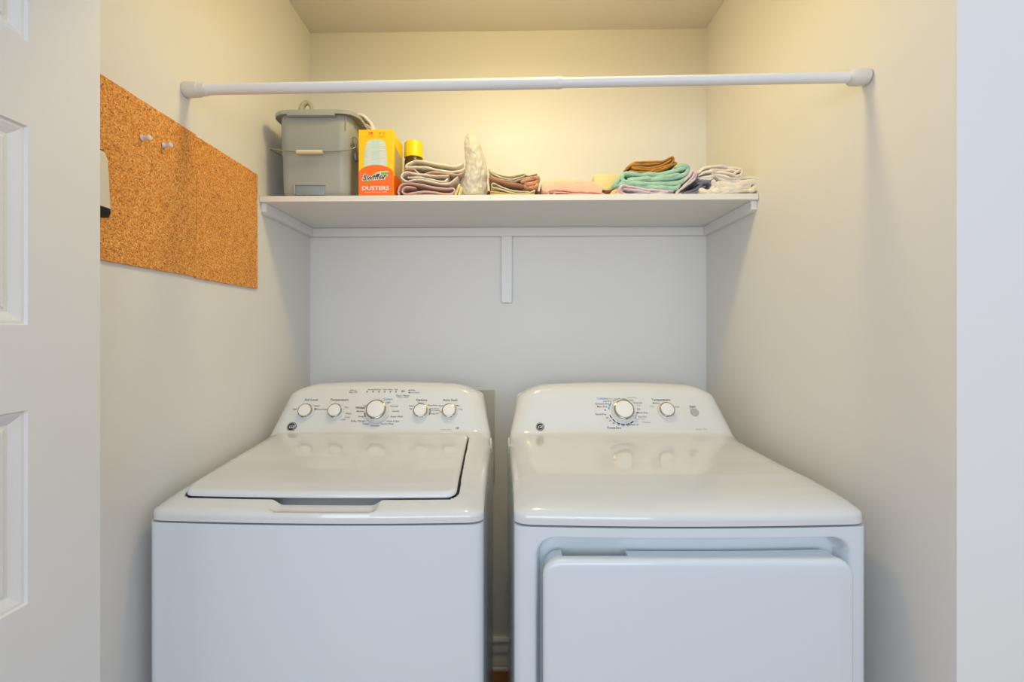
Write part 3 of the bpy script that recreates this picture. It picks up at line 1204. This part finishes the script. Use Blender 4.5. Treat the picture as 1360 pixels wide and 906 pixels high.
# ------------------------------------------------------------------ mop bucket
bx0, bx1 = W(368.5, 200, SY + .006).x, W(465, 200, SY + .006).x
bky0, bky1 = SY + 0.004, SY + 0.285
bz1 = W(420, 146, bky0 - 0.012).z
buck = thing('mop_bucket', 'grey rectangular plastic mop bucket at left end of the shelf', 'bucket', ((bx0 + bx1) / 2, (bky0 + bky1) / 2, TH))


def rr3(x0, x1, y0, y1, R, z, n=8):
    return [Vector((a, b, z)) for a, b in rrect(x0, x1, y0, y1, R, n)]


def loft(rings, close_first=True, close_last=True):
    n = len(rings[0])
    V = [p for r in rings for p in r]
    Fc = []
    for i in range(len(rings) - 1):
        for k in range(n):
            k2 = (k + 1) % n
            Fc.append([i * n + k, i * n + k2, (i + 1) * n + k2, (i + 1) * n + k])
    if close_first:
        Fc.append(list(range(n)))
    if close_last:
        Fc.append([(len(rings) - 1) * n + k for k in range(n)])
    return V, Fc


H = bz1 - TH
rings = []
prof = [(0.022, 0.0, .02), (0.012, 0.004, .03), (0.007, 0.014, .03), (0.006, 0.03, .03), (0.004, H * .5, .032), (0.0015, H * .515, .034), (0.0, H * .9, .036), (0.0, H - .004, .036)]
for insx, h, R in prof:
    rings.append(rr3(bx0 + insx, bx1 - insx, bky0 + insx, bky1 - insx, R, TH + h))
for insx, h in ((0.003, H - .004), (0.004, H * .5), (0.012, 0.012)):
    rings.append(rr3(bx0 + insx + .001, bx1 - insx - .001, bky0 + insx + .001, bky1 - insx - .001, .032, TH + h))
v, f = loft(rings)
raw('body', v, f, M['bucket'], buck, smooth=True, angle=50)
# overhanging rim
ov = 0.016
rg = [rr3(bx0 - a, bx1 + a * 1.5, bky0 - a, bky1 + a, .05, TH + h) for a, h in
      ((-0.004, H - .007), (ov - .003, H - .010), (ov, H - .013), (ov + .001, H - .004), (ov - .002, H), (0.004, H + .001), (-0.004, H - .001))]
v, f = loft(rg, False, False)
n_ = len(rg[0])
f += [[k, (k + 1) % n_, 6 * n_ + (k + 1) % n_, 6 * n_ + k] for k in range(n_)]
raw('rim', v, f, M['bucket'], buck, smooth=True, angle=50)
ta, tb = W(381, 146, bky0 - ov).x, W(444, 146, bky0 - ov).x
tz = W(410, 153.5, bky0 - ov).z
box('rim_tab', ta, tb, bky0 - ov - .0025, bky0 - .001, tz, TH + H - .004, M['bucket'], buck, bevel=.0015)
# lower front pocket
pa, pb = W(391, 245, bky0), W(431, 256, bky0)
box('pocket_hood', pa.x - .003, pb.x + .003, bky0 + .001, bky0 + .012, pa.z - .002, pa.z + .003, M['bucket'], buck, bevel=.001)
box('pocket', pa.x + .003, pb.x - .001, bky0 + .0035, bky0 + .0125, TH + .004, pa.z - .001, M['bucketdark'], buck, bevel=.001)
box('pocket_side', pa.x - .003, pa.x + .002, bky0 + .001, bky0 + .012, TH + .006, pa.z, M['bucket'], buck, bevel=.001)
# right-hand pour rib
ra, rb_ = W(458, 152, bky0), W(456, 180, bky0)
v, f = tubegeo([(ra.x + .003, bky0 + .003, TH + H - .012), (ra.x + .002, bky0 + .003, TH + H - .055)], [.0022, .0012], 8)
raw('rib', v, f, M['bucket'], buck, smooth=True)
# wire bail folded down across the front
wy = bky0 - 0.016
zl = W(400, 200, wy).z
pts = [Vector((bx0 - .003, bky0 + .09, zl + .012)), Vector((bx0 - .010, bky0 + .05, zl + .010)), W(358.5, 197.5, wy + .006), W(372, 199.5, wy), W(392, 201.5, wy), W(411, 202.3, wy), W(430, 201.6, wy), W(448, 201, wy),
       W(462, 199.8, wy + .002), W(471, 196, wy + .014), W(474.5, 189.5, wy + .03), W(472, 183, wy + .04), W(467, 183.5, wy + .045), W(464.5, 188, wy + .040), W(467, 193, wy + .035)]
v, f = tubegeo(catmull(pts, 6), 0.0014, 8)
raw('bail', v, f, M['wire'], buck, smooth=True)
ga, gb = W(394, 202, wy), W(428.5, 202, wy)
mid = [ga.lerp(gb, k / 8) for k in range(9)]
v, f = tubegeo(mid, [0.0058] + [0.0064] * 7 + [0.0058], 14)
raw('grip', v, f, M['grip'], buck, smooth=True)
# pivot ear on the right side
v, f = lathegeo([(0.014, 0.0), (0.014, 0.006), (0.011, 0.008)], (bx1 - .0005, bky0 + .055, zl + .006), (1, 0, 0), 20)
raw('pivot_ear', v, f, M['bucket'], buck, smooth=True)
# mop handle loop peeping over the rim
ly = bky0 + 0.09
k_ = 137
loop = [W(399, 158, ly), W(400.5, 145, ly), W(403, 139.5, ly), W(407.5, 136.5, ly), W(411, 138, ly), W(413.5, 143, ly), W(415, 158, ly)]
lp = catmull(loop, 6)
v, f = tubegeo(lp, [0.0105 - 0.005 * k / (len(lp) - 1) for k in range(len(lp))], 12)
wr_o = raw('wringer_handle', v, f, M['wringer'], None, smooth=True, off=loop[0])
tag(wr_o, 'taupe plastic wringer loop poking up above the bucket rim', 'handle')


# ------------------------------------------------------------------ folded cloth builder
def ribbon(path, thick, d0, depth, seed, wob=0.004, rows=9, zmin=None, skew=0.0):
    """strip of fabric following an x-z section, running back from the front edge"""
    pts = [Vector((p.x, p.z)) for p in path]
    n = len(pts)
    L, Rr = [], []
    for i in range(n):
        t = pts[min(i + 1, n - 1)] - pts[max(i - 1, 0)]
        if t.length < 1e-9:
            t = Vector((1, 0))
        t.normalize()
        nr = Vector((-t.y, t.x))
        e = min(i, n - 1 - i)
        th = thick / 2 * min(1.0, 0.55 + e * 0.15)
        L.append((pts[i], nr * th))
    V, Fc = [], []
    rr = [(0.0, .62), (0.0025, 1.0)] + [(0.004 + (depth - .004) * k / (rows - 2), 1.0) for k in range(1, rows - 1)]
    for (dy, s) in rr:
        for side in (1, -1):
            for i in range(n):
                p, o = L[i]
                q = p + o * (side * s)
                nz = noise.noise(Vector((q.x * 22 + seed * 3.1, dy * 16, q.y * 10 + seed)))
                nf = noise.noise(Vector((q.x * 70 + seed * 5.3, seed * 2.0, q.y * 90)))
                ny = noise.noise(Vector((p.x * 35 + seed, p.y * 60, seed * 1.7)))
                z = q.y + wob * .55 * nz * min(1, dy / .03 + .2) + wob * .32 * nf
                if zmin is not None:
                    z = max(z, zmin + 0.0002 + (0.0006 if side > 0 else 0))
                V.append(Vector((q.x + skew * dy + wob * .3 * nz, d0 + dy + (wob * 1.3 * ny if dy < 0.02 else 0), z)))
    m = 2 * n
    for r in range(len(rr) - 1):
        for sd in (0, 1):
            for i in range(n - 1):
                a = r * m + sd * n + i
                Fc.append([a, a + 1, a + 1 + m, a + m])
        for i in (0, n - 1):
            a, b = r * m + i, r * m + n + i
            Fc.append([a, b, b + m, a + m])
    for r in (0, len(rr) - 1):
        for i in range(n - 1):
            Fc.append([r * m + i, r * m + i + 1, r * m + n + i + 1, r * m + n + i])
    return V, Fc


_seed = [0]


def cloth(name, label, cat, m, strips, d0, depth, group=None, thick=0.008, wob=0.004, zmin=None, skew=0.0):
    """strips: list of pixel paths, all one piece of fabric"""
    parts = []
    for st in strips:
        _seed[0] += 1
        th = thick
        if isinstance(st, tuple):
            th, st = st
        path = catmull([W(px, py, d0) for px, py in st], 6)
        parts.append(ribbon(path, th, d0, depth, _seed[0], wob, zmin=zmin, skew=skew))
    v, f = merge(parts)
    c = sum((Vector(p) for p in v), Vector()) / len(v)
    c.z = min(p.z for p in v)
    o = raw(name, v, f, m, None, smooth=True, angle=75, off=c)
    return tag(o, label, cat, group)


def crop(ox, oy, sc):
    return lambda pts: [(ox + a / sc, oy + b / sc) for a, b in pts]


# ------------------------------------------------------------------ duster carton
cy0 = SY + 0.004
ca, cb = W(476.3, 261, cy0).x, W(522.6, 261, cy0).x
cz1 = W(500, 172, cy0).z
cy1 = cy0 + 0.125
carton = thing('duster_carton', 'yellow and orange duster carton standing beside the grey bucket', 'box', ((ca + cb) / 2, (cy0 + cy1) / 2, TH))
box('carton_body', ca, cb, cy0, cy1, TH, cz1, M['yellow'], carton, bevel=0.0008, seg=1)
cf = lambda pts: [(440 + a / 6.473, 130 + b / 6.473) for a, b in pts]


def print_poly(name, pts, m, lift, parent=carton, d=None):
    """flat print on the carton front from crop pixels"""
    P = [W(x, y, cy0) for x, y in cf(pts)]
    for p in P:
        p.y = cy0 - lift
        p.x = min(max(p.x, ca + .0005), cb - .0005)
        p.z = max(p.z, TH + .0006)
    return raw(name, P, [list(range(len(P)))], m, parent)


arch = [(232, 842), (538, 842), (538, 640)] + [(385 + 150 * math.cos(math.radians(a)), 655 - 78 * math.sin(math.radians(a))) for a in range(10, 171, 10)] + [(232, 640)]
win = [(283, 600), (283, 540), (287, 480), (293, 420), (302, 388), (322, 368), (350, 360), (385, 356), (420, 360), (448, 368), (464, 388), (470, 420), (474, 480), (478, 540), (478, 600)]
print_poly('duster_window', win, M['paleblue'], .0005)
for s0, s1, mm in ((300, 352, 'paleprint'), (405, 462, 'paleprint')):
    parts = []
    for k in range(11):
        y = 385 + k * 20
        parts.append([(s0, y + 6), (s0 + 12, y - 2), (s1 - 12, y - 6), (s1, y), (s1 - 10, y + 8), (s0 + 12, y + 12)])
    V, Fc = [], []
    for p in parts:
        q = [W(x, y2, cy0) for x, y2 in cf(p)]
        for a in q:
            a.y = cy0 - .0008
        Fc.append([len(V) + i for i in range(len(q))])
        V += q
    raw('duster_fluff', V, Fc, M[mm], carton)
print_poly('orange_band', arch, M['orange'], .0011)
sw = [(338, 662), (380, 650), (430, 638), (494, 636), (478, 660), (440, 664), (400, 668)]
print_poly('swoosh', sw, M['green'], .0014)
sw2 = [(370, 652), (420, 634), (495, 631), (494, 637), (430, 641)]
print_poly('swoosh', sw2, M['white'], .0015)
print_poly('leaf', [(300, 716), (330, 712), (316, 740)], M['green'], .0015)
XD, ZD = Vector((1, 0, 0)), Vector((0, 0, 1))
k_m = (W(501, 200, cy0) - W(500, 200, cy0)).length
ZD2 = Vector((0.16, 0, 1)).normalized()


def ctext(name, s, cxp, cyp, hpx, m, lift, wpx=None, yd=ZD, xd=XD, **kw):
    c = W(440 + cxp / 6.473, 130 + cyp / 6.473, cy0)
    c.y = cy0 - lift
    h = hpx / 6.473 * k_m
    v, f = textgeo(s, h, c, xd, yd, **kw)
    if wpx:
        ext = max(p.x for p in v) - min(p.x for p in v)
        k = wpx / 6.473 * k_m / ext
        mx_ = (max(p.x for p in v) + min(p.x for p in v)) / 2
        v = [Vector((c.x + (p.x - mx_) * k, p.y, p.z)) for p in v]
    return raw(name, v, f, m, carton)


xr = Vector((1, 0, 0.07)).normalized()
ctext('logo_outline', 'Swiffer', 376, 680, 50, M['white'], .0017, 226, xd=xr, shear=.22, bold=.065)
ctext('logo_lettering', 'Swiffer', 376, 680, 48, M['navy'], .0021, 208, xd=xr, shear=.22, bold=.012)
ctext('lettering', 'DUSTERS', 382, 777, 33, M['white'], .0017, 232, bold=.025)
ctext('small_lettering', 'disposable duster refills', 385, 812, 9, M['white'], .0017, 190)
ctext('count_lettering', '28', 338, 304, 24, M['redprint'], .0006, 40, bold=.02)
ctext('count_lettering', '+ 1', 432, 304, 24, M['redprint'], .0006, 50, bold=.02)
ctext('small_count_lettering', 'Dusters', 338, 330, 10, M['redprint'], .0006, 62)
ctext('small_count_lettering', 'Handle', 432, 330, 10, M['redprint'], .0006, 56)
# print on the right-hand side of the carton
V = [Vector((cb + .0004, cy0 + .004, TH + .001)), Vector((cb + .0004, cy1 - .003, TH + .001)), Vector((cb + .0004, cy1 - .003, TH + .055)), Vector((cb + .0004, cy0 + .06, TH + .085)), Vector((cb + .0004, cy0 + .004, TH + .06))]
raw('side_band', V, [[0, 1, 2, 3, 4]], M['orange'], carton)
V = [Vector((cb + .0006, cy0 + .02, TH + .075)), Vector((cb + .0006, cy1 - .02, TH + .07)), Vector((cb + .0006, cy1 - .02, TH + .15)), Vector((cb + .0006, cy0 + .02, TH + .16))]
raw('side_picture', V, [[0, 1, 2, 3]], M['wringer'], carton)

# ------------------------------------------------------------------ spray can
cd = SY + 0.16
cc = W(549.5, 200, cd)
cr = (W(562, 200, cd).x - W(537.2, 200, cd).x) / 2
ctop = W(549, 190, cd).z
cm = W(549, 211, cd).z
can = thing('spray_can', 'dark spray can with yellow cap behind the folded towels', 'can', (cc.x, cd, TH))
v, f = lathegeo([(cr * .9, 0.0), (cr * .98, 0.003), (cr * .98, cm - TH - .012), (cr * .9, cm - TH - .004), (cr * .86, cm - TH + .002)], (cc.x, cd, TH), (0, 0, 1), 36)
raw('can_body', v, f, M['candark'], can, smooth=True)
v, f = lathegeo([(cr * .97, cm - TH), (cr, cm - TH + .001), (cr * .985, ctop - TH - .004), (cr * .95, ctop - TH - .001), (cr * .85, ctop - TH)], (cc.x, cd, TH), (0, 0, 1), 36)
raw('cap', v, f, M['canyellow'], can, smooth=True)

# ------------------------------------------------------------------ towel pile beside the carton
c2 = crop(520, 160, 6.18)
D1 = SY + 0.012
F = {
    'ivory': fabric('ivory_cotton', 238, 228, 204), 'mauve': fabric('mauve_cotton', 216, 184, 168), 'greywhite': fabric('greywhite_cotton', 234, 222, 208),
    'pink': fabric('dusty_pink_cotton', 220, 182, 174), 'grey': fabric('grey_cotton', 212, 206, 196), 'straw': fabric('straw_cotton', 232, 220, 168),
    'taupe': fabric('taupe_cotton', 196, 182, 152), 'brown': fabric('brown_cotton', 160, 114, 94), 'oat': fabric('oat_cotton', 226, 212, 176),
    'yellowrib': mat('yellow_ribbed', srgb(222, 202, 140), .9, vary=.25, nscale=30, stretch=(1, 1, 14), bump=.4, bscale=300),
    'tan': fabric('tan_cotton', 200, 144, 112), 'peach': fabric('peach_terry', 246, 200, 174), 'rose': fabric('rose_terry', 232, 172, 160),
    'lemon': fabric('lemon_foam', 236, 226, 178, vary=.05), 'lilac': fabric('lilac_terry', 222, 206, 216), 'teal': fabric('teal_terry', 168, 208, 186),
    'mustard': fabric('mustard_cotton', 190, 136, 58), 'cream': fabric('cream_linen', 242, 232, 218), 'slate': fabric('slate_cotton', 130, 130, 150),
    'sand': fabric('sand_cotton', 232, 202, 158), 'darkbrown': fabric('dark_brown_cotton', 120, 66, 36), 'white': fabric('white_cotton', 238, 232, 222),
}
G1 = 'folded cloths beside the carton'
cloth('folded_towel', 'ivory towel with dark edging, topmost of pile beside the yellow carton', 'towel', F['ivory'],
      [c2([(585, 350), (555, 368), (520, 380), (430, 366), (310, 345), (200, 330), (140, 352), (118, 372), (135, 384), (215, 380), (300, 388), (380, 404), (470, 418), (560, 412), (596, 392)])], D1, 0.112, G1, .0062, zmin=TH)
cloth('folded_towel', 'mauve cloth, thin second layer of pile beside the yellow carton', 'towel', F['mauve'],
      [c2([(100, 398), (170, 396), (215, 425), (250, 440), (330, 424), (420, 426), (500, 440), (560, 438), (598, 414)])], D1 + .002, 0.11, G1, .0045, zmin=TH)
cloth('folded_towel', 'grey-white towel with rounded left fold, middle of pile beside the carton', 'towel', F['greywhite'],
      [c2([(470, 452), (380, 452), (300, 446), (210, 436), (130, 424), (88, 440), (84, 475), (130, 498), (210, 484), (300, 494), (380, 512), (450, 520), (500, 500), (545, 460)]),
       c2([(130, 462), (200, 466), (280, 474), (350, 488), (430, 500), (462, 470)])], D1 - .002, 0.112, G1, .0055, zmin=TH)
cloth('folded_towel', 'dusty pink towel rolled at left, low in pile beside the yellow carton', 'towel', F['pink'],
      [c2([(60, 622), (52, 580), (80, 530), (140, 514), (230, 524), (330, 545), (430, 560), (505, 560), (510, 585), (470, 604), (400, 596), (300, 582), (200, 590), (110, 604), (85, 575), (120, 548), (200, 552)])], D1, 0.112, G1, .0055, zmin=TH)
cloth('folded_towel', 'pale grey cloth at the very bottom of pile beside the carton', 'towel', F['grey'],
      [(.0075, c2([(132, 612), (220, 614), (330, 616), (480, 614), (505, 606)]))], D1 + .004, 0.108, G1, .007, zmin=TH, wob=.002)
cloth('folded_towel', 'straw yellow cloth squeezed between towel pile and plastic bag', 'towel', F['straw'],
      [c2([(560, 520), (545, 560), (525, 600), (520, 622)]), c2([(575, 545), (560, 590), (548, 622)])], D1 + .012, 0.10, G1, .007, zmin=TH)

# ------------------------------------------------------------------ plastic bag
bd = SY + 0.075
prof = [(262, 617, 643), (260.5, 614, 645), (254, 612.5, 646.5), (246, 612, 647), (236, 614.5, 647), (226, 618, 646.5), (214, 618.5, 644), (204, 617.5, 641), (194, 617, 638.5), (185, 618.5, 634), (179, 621, 630), (174, 623, 627), (169, 624, 625.2)]
rows = catmull([Vector((y, a, b)) for y, a, b in prof], 7)
V, Fc = [], []
n = 64
for r in rows:
    a, b = W(r.y, r.x, bd), W(r.z, r.x, bd)
    cx_, rad, z = (a.x + b.x) / 2, (b.x - a.x) / 2, max(a.z, TH + .0003)
    for k in range(n):
        th = 2 * math.pi * k / n
        rg = abs(noise.noise(Vector((math.cos(th) * 4.5 + 5, math.sin(th) * 4.5, z * 26)))) + .5 * abs(noise.noise(Vector((math.cos(th) * 9 + 9 + z * 30, math.sin(th) * 9, z * 55))))
        w1 = 1.07 - .22 * rg + .12 * noise.noise(Vector((math.cos(th) * 2.2, math.sin(th) * 2.2, z * 30))) + .09 * noise.noise(Vector((math.cos(th) * 6, math.sin(th) * 6, z * 85)))
        ry = min(.052, rad * 1.5 + .004)
        V.append(Vector((cx_ + rad * w1 * math.cos(th), bd + ry * w1 * math.sin(th), z + .004 * noise.noise(Vector((th, z * 50, 3))) if z > TH + .004 else z)))
for i in range(len(rows) - 1):
    for k in range(n):
        k2 = (k + 1) % n
        Fc.append([i * n + k, i * n + k2, (i + 1) * n + k2, (i + 1) * n + k])
Fc += [list(range(n)), [(len(rows) - 1) * n + k for k in range(n)]]
o = raw('plastic_bag', V, Fc, M['bag'], None, smooth=True, angle=80, off=(W(630, 262, bd).x, bd, TH))
tag(o, 'crumpled white plastic bag with twisted top between two cloth piles', 'bag')

# ------------------------------------------------------------------ brown pile
c6 = crop(640, 160, 6.8)
G2 = 'folded cloths right of the bag'
cloth('folded_cloth', 'taupe striped cloth, topmost of brown pile right of the bag', 'cloth', F['oat'],
      [c6([(62, 436), (110, 470), (190, 496), (260, 500), (330, 488), (380, 480), (420, 494), (460, 486), (500, 478)]),
       c6([(66, 456), (130, 496), (200, 520), (280, 530), (340, 512), (390, 496)])], D1, 0.16, G2, .0045, zmin=TH)
cloth('folded_cloth', 'dark taupe cloth, second from top of brown pile right of the bag', 'cloth', F['taupe'],
      [c6([(66, 490), (130, 520), (210, 542), (300, 548), (350, 528), (420, 510), (470, 512)])], D1 + .001, 0.16, G2, .004, zmin=TH)
cloth('folded_cloth', 'brown cloth in middle of pile right of the plastic bag', 'cloth', F['brown'],
      [(.010, c6([(64, 516), (140, 540), (230, 566), (320, 580), (400, 590), (470, 590)]))], D1, 0.16, G2, .009, zmin=TH)
cloth('folded_cloth', 'tan cloth crumpled at right end of the brown cloth pile', 'cloth', F['tan'],
      [(.012, c6([(350, 556), (400, 540), (450, 520), (495, 512), (508, 535), (480, 560), (430, 572), (380, 572)])),
       (.010, c6([(380, 590), (420, 602), (480, 600), (500, 580), (508, 552)]))], D1 + .001, 0.14, G2, .01, zmin=TH)
cloth('folded_cloth', 'oat cloth with pale curled edge, under the brown cloth by the bag', 'cloth', F['oat'],
      [c6([(430, 640), (350, 640), (270, 630), (190, 606), (120, 572), (95, 570), (88, 590), (110, 604), (180, 622), (260, 648), (350, 662), (440, 648), (476, 628), (470, 644)])], D1 - .001, 0.16, G2, .0036, zmin=TH)
cloth('folded_cloth', 'pale yellow ribbed cloth at bottom of brown pile right of bag', 'cloth', F['yellowrib'],
      [c6([(76, 642), (160, 648), (260, 666), (360, 672), (476, 662)]), c6([(76, 662), (180, 668), (300, 676), (476, 674)]), c6([(76, 682), (180, 684), (300, 686), (478, 686)])], D1 + .001, 0.16, G2, .0042, zmin=TH, wob=.002)

cloth('folded_cloth', 'dark brown cloth behind the plastic bag, showing in gap beside it', 'cloth', F['darkbrown'],
      [(.014, [(637, 256.5), (650, 256), (668, 256.5), (690, 257), (712, 256.5), (724, 257)])], SY + .172, 0.1, None, .014, zmin=TH, wob=.002)

# ------------------------------------------------------------------ peach towel
G3 = None
cloth('folded_towel', 'thick peach pink towel folded flat in middle of the shelf', 'towel', F['peach'],
      [(.040, c6([(540, 606), (620, 594), (760, 590), (880, 592), (980, 612), (1085, 640)]))], D1 + .004, 0.17, None, .016, zmin=TH, wob=.003)
cloth('folded_towel', 'rose pink towel edge rolled below the thick peach towel', 'towel', F['rose'],
      [(.0055, c6([(1125, 672), (1060, 650), (960, 645), (850, 640), (730, 628), (640, 626), (600, 640), (605, 672), (650, 688), (720, 684), (770, 680)])),
       (.005, c6([(640, 668), (680, 650), (780, 654), (900, 664), (1000, 668), (1090, 672)])),
       (.006, c6([(620, 688), (800, 688), (950, 690), (1060, 684), (1120, 678)]))], D1 - .002, 0.16, None, .006, zmin=TH)

# ------------------------------------------------------------------ lemon sponge block behind, brown scrap
yb = SY + 0.19
a, b = W(789, 231, yb), W(826, 256, yb)
v, f = boxgeo(a.x, b.x, yb, yb + .08, TH, a.z, .006, 3)
v = [p + Vector((0.003 * noise.noise(p * 40), 0, 0.003 * noise.noise(p * 33 + Vector((3, 1, 2))) if p.z > TH + .02 else 0)) for p in v]
o = raw('sponge_block', v, f, F['lemon'], None, smooth=True, off=((a.x + b.x) / 2, yb + .04, TH))
tag(o, 'pale lemon block standing behind the peach and teal towels', 'block')
cloth('folded_cloth', 'dark brown cloth scrap showing between peach and teal towels', 'cloth', F['darkbrown'],
      [(.010, c6([(1080, 625), (1120, 640), (1180, 640), (1230, 655)])), (.009, c6([(1090, 655), (1150, 660), (1220, 675)]))], SY + .03, 0.12, None, .009, zmin=TH)

# ------------------------------------------------------------------ teal pile
c3 = crop(800, 195, 6.18)
cloth('folded_cloth', 'sand beige cloth at lowest left of the teal towel pile', 'cloth', F['sand'],
      [(.012, c3([(68, 388), (110, 362), (150, 330), (190, 318)])), (.012, c3([(80, 398), (130, 386), (170, 380)])), (.012, c3([(120, 372), (160, 350), (190, 340)]))], D1 + .006, 0.15, None, .012, zmin=TH)
cloth('folded_towel', 'lilac ruffled towel lying under the folded teal towel', 'towel', F['lilac'],
      [(.0070, c3([(590, 360), (480, 356), (380, 352), (290, 340), (210, 322), (160, 320), (142, 345), (165, 376), (240, 388), (300, 378), (380, 388), (480, 384), (590, 378)])),
       (.0065, c3([(175, 342), (240, 352), (330, 366), (430, 372), (540, 372)])),
       (.0075, c3([(608, 405), (620, 370), (660, 335), (700, 305), (745, 275), (768, 235), (758, 205), (735, 200), (722, 225), (700, 255), (672, 280)])),
       (.006, c3([(648, 345), (690, 300), (722, 270), (745, 240), (745, 222)]))], D1 - .004, 0.16, None, .007, zmin=TH, wob=.007)
cloth('folded_towel', 'thick teal terry towel folded over, below the mustard cloth', 'towel', F['teal'],
      [(.0125, c3([(690, 165), (640, 180), (560, 205), (480, 222), (380, 222), (290, 222), (200, 216), (168, 232), (170, 268), (200, 282), (260, 268), (380, 265), (500, 260), (600, 246), (680, 222), (705, 190), (700, 160), (650, 150), (600, 172)])),
       (.0125, c3([(210, 262), (300, 262), (420, 254), (540, 242), (640, 222)])),
       (.0130, c3([(118, 318), (170, 296), (260, 294), (380, 300), (500, 300), (600, 296), (660, 280), (700, 240)])),
       (.0130, c3([(280, 312), (400, 326), (500, 334), (600, 336), (640, 310)])),
       (.012, c3([(140, 250), (120, 290), (105, 328)]))], D1 - .001, 0.16, None, .0125, zmin=TH)
cloth('folded_cloth', 'mustard brown cloth folded on top of the teal towel', 'cloth', F['mustard'],
      [(.0062, c3([(180, 200), (215, 160), (265, 130), (330, 124), (420, 122), (500, 116), (550, 92), (576, 88), (584, 110), (560, 140), (500, 160), (420, 184), (330, 186), (260, 176), (250, 160), (300, 168), (400, 172), (470, 156), (530, 128), (566, 104)])),
       (.006, c3([(220, 196), (300, 204), (380, 204), (440, 184), (510, 164), (560, 150), (612, 132), (590, 120)])),
       (.006, c3([(420, 208), (480, 186), (540, 164), (575, 150)])),
       (.006, c3([(200, 186), (240, 150), (300, 144), (400, 142), (480, 136)]))], D1, 0.15, None, .006, zmin=TH)
cloth('folded_cloth', 'slate grey cloth wedged between lilac towel and cream linen pile', 'cloth', F['slate'],
      [(.008, c3([(650, 385), (700, 372), (760, 350), (800, 325), (830, 290)])), (.008, c3([(700, 384), (770, 372), (800, 352), (850, 320)])), (.008, c3([(780, 300), (830, 290), (880, 285), (900, 310)]))], D1 + .006, 0.14, None, .008, zmin=TH)

# ------------------------------------------------------------------ cream linens at right end
cloth('crumpled_cloth', 'cream linen with rolled end, topmost of pile at right shelf end', 'cloth', F['cream'],
      [(.0075, c3([(790, 215), (830, 175), (900, 158), (1000, 160), (1090, 168), (1140, 185), (1150, 210), (1125, 234), (1085, 230), (1100, 205), (1130, 200)])),
       (.008, c3([(790, 232), (850, 205), (920, 198), (1000, 208), (1060, 228), (1110, 242)])),
       (.008, c3([(880, 190), (960, 182), (1060, 188), (1110, 196)])),
       (.007, c3([(900, 222), (980, 232), (1060, 258), (1130, 252)]))], D1 - .002, 0.16, None, .0075, zmin=TH, wob=.006)
cloth('crumpled_cloth', 'white cotton cloth crumpled in middle of pile at right shelf end', 'cloth', F['white'],
      [(.008, c3([(790, 250), (860, 246), (930, 240), (1000, 256), (1080, 268), (1160, 252), (1230, 250), (1275, 268)])),
       (.008, c3([(960, 262), (1060, 282), (1150, 280), (1240, 274)])),
       (.008, c3([(800, 262), (860, 262), (910, 258)]))], D1 + .002, 0.15, None, .008, zmin=TH, wob=.006)
cloth('crumpled_cloth', 'cream linen drooping in broad fold at bottom of right end pile', 'cloth', F['cream'],
      [(.014, c3([(910, 270), (925, 320), (880, 368), (830, 358), (800, 345)])),
       (.017, c3([(920, 300), (1000, 305), (1080, 318), (1160, 300), (1240, 282), (1268, 300), (1262, 335), (1200, 362)])),
       (.017, c3([(900, 365), (980, 350), (1060, 345), (1140, 330), (1220, 322)])),
       (.010, c3([(860, 380), (960, 374), (1060, 368), (1180, 356), (1250, 340)])),
       (.012, c3([(940, 330), (1040, 332), (1140, 316), (1230, 305)]))], D1, 0.15, None, .014, zmin=TH, wob=.006)

# ------------------------------------------------------------------ cloth in the bucket: brown and white, over the right rear rim
dcl = bky0 + 0.125
path1 = [W(470, 158, dcl), W(476, 152, dcl), W(482, 153, dcl), W(488, 158.5, dcl), W(492.5, 164, dcl), W(494.5, 172, dcl), W(494, 182, dcl)]
v, f = ribbon(catmull(path1, 6), .010, dcl, .06, 77, .004)
o = raw('cleaning_rag', v, f, F['white'], None, smooth=True, angle=75, off=path1[0])
tag(o, 'off-white rag hanging over the right rear rim of the bucket', 'rag')
dcl2 = dcl - 0.006
v, f = merge([ribbon(catmull([W(478, 162, dcl2), W(484, 166, dcl2), W(489, 168.5, dcl2), W(493, 176, dcl2)], 6), .007, dcl2, .05, 79, .004),
              ribbon(catmull([W(479, 170, dcl2), W(484, 173, dcl2), W(489, 176, dcl2)], 6), .012, dcl2, .05, 80, .004)])
o = raw('cleaning_rag', v, f, F['tan'], None, smooth=True, angle=75, off=W(484, 168, dcl2))
tag(o, 'tan brown rag tucked under the off-white rag beside the bucket', 'rag')
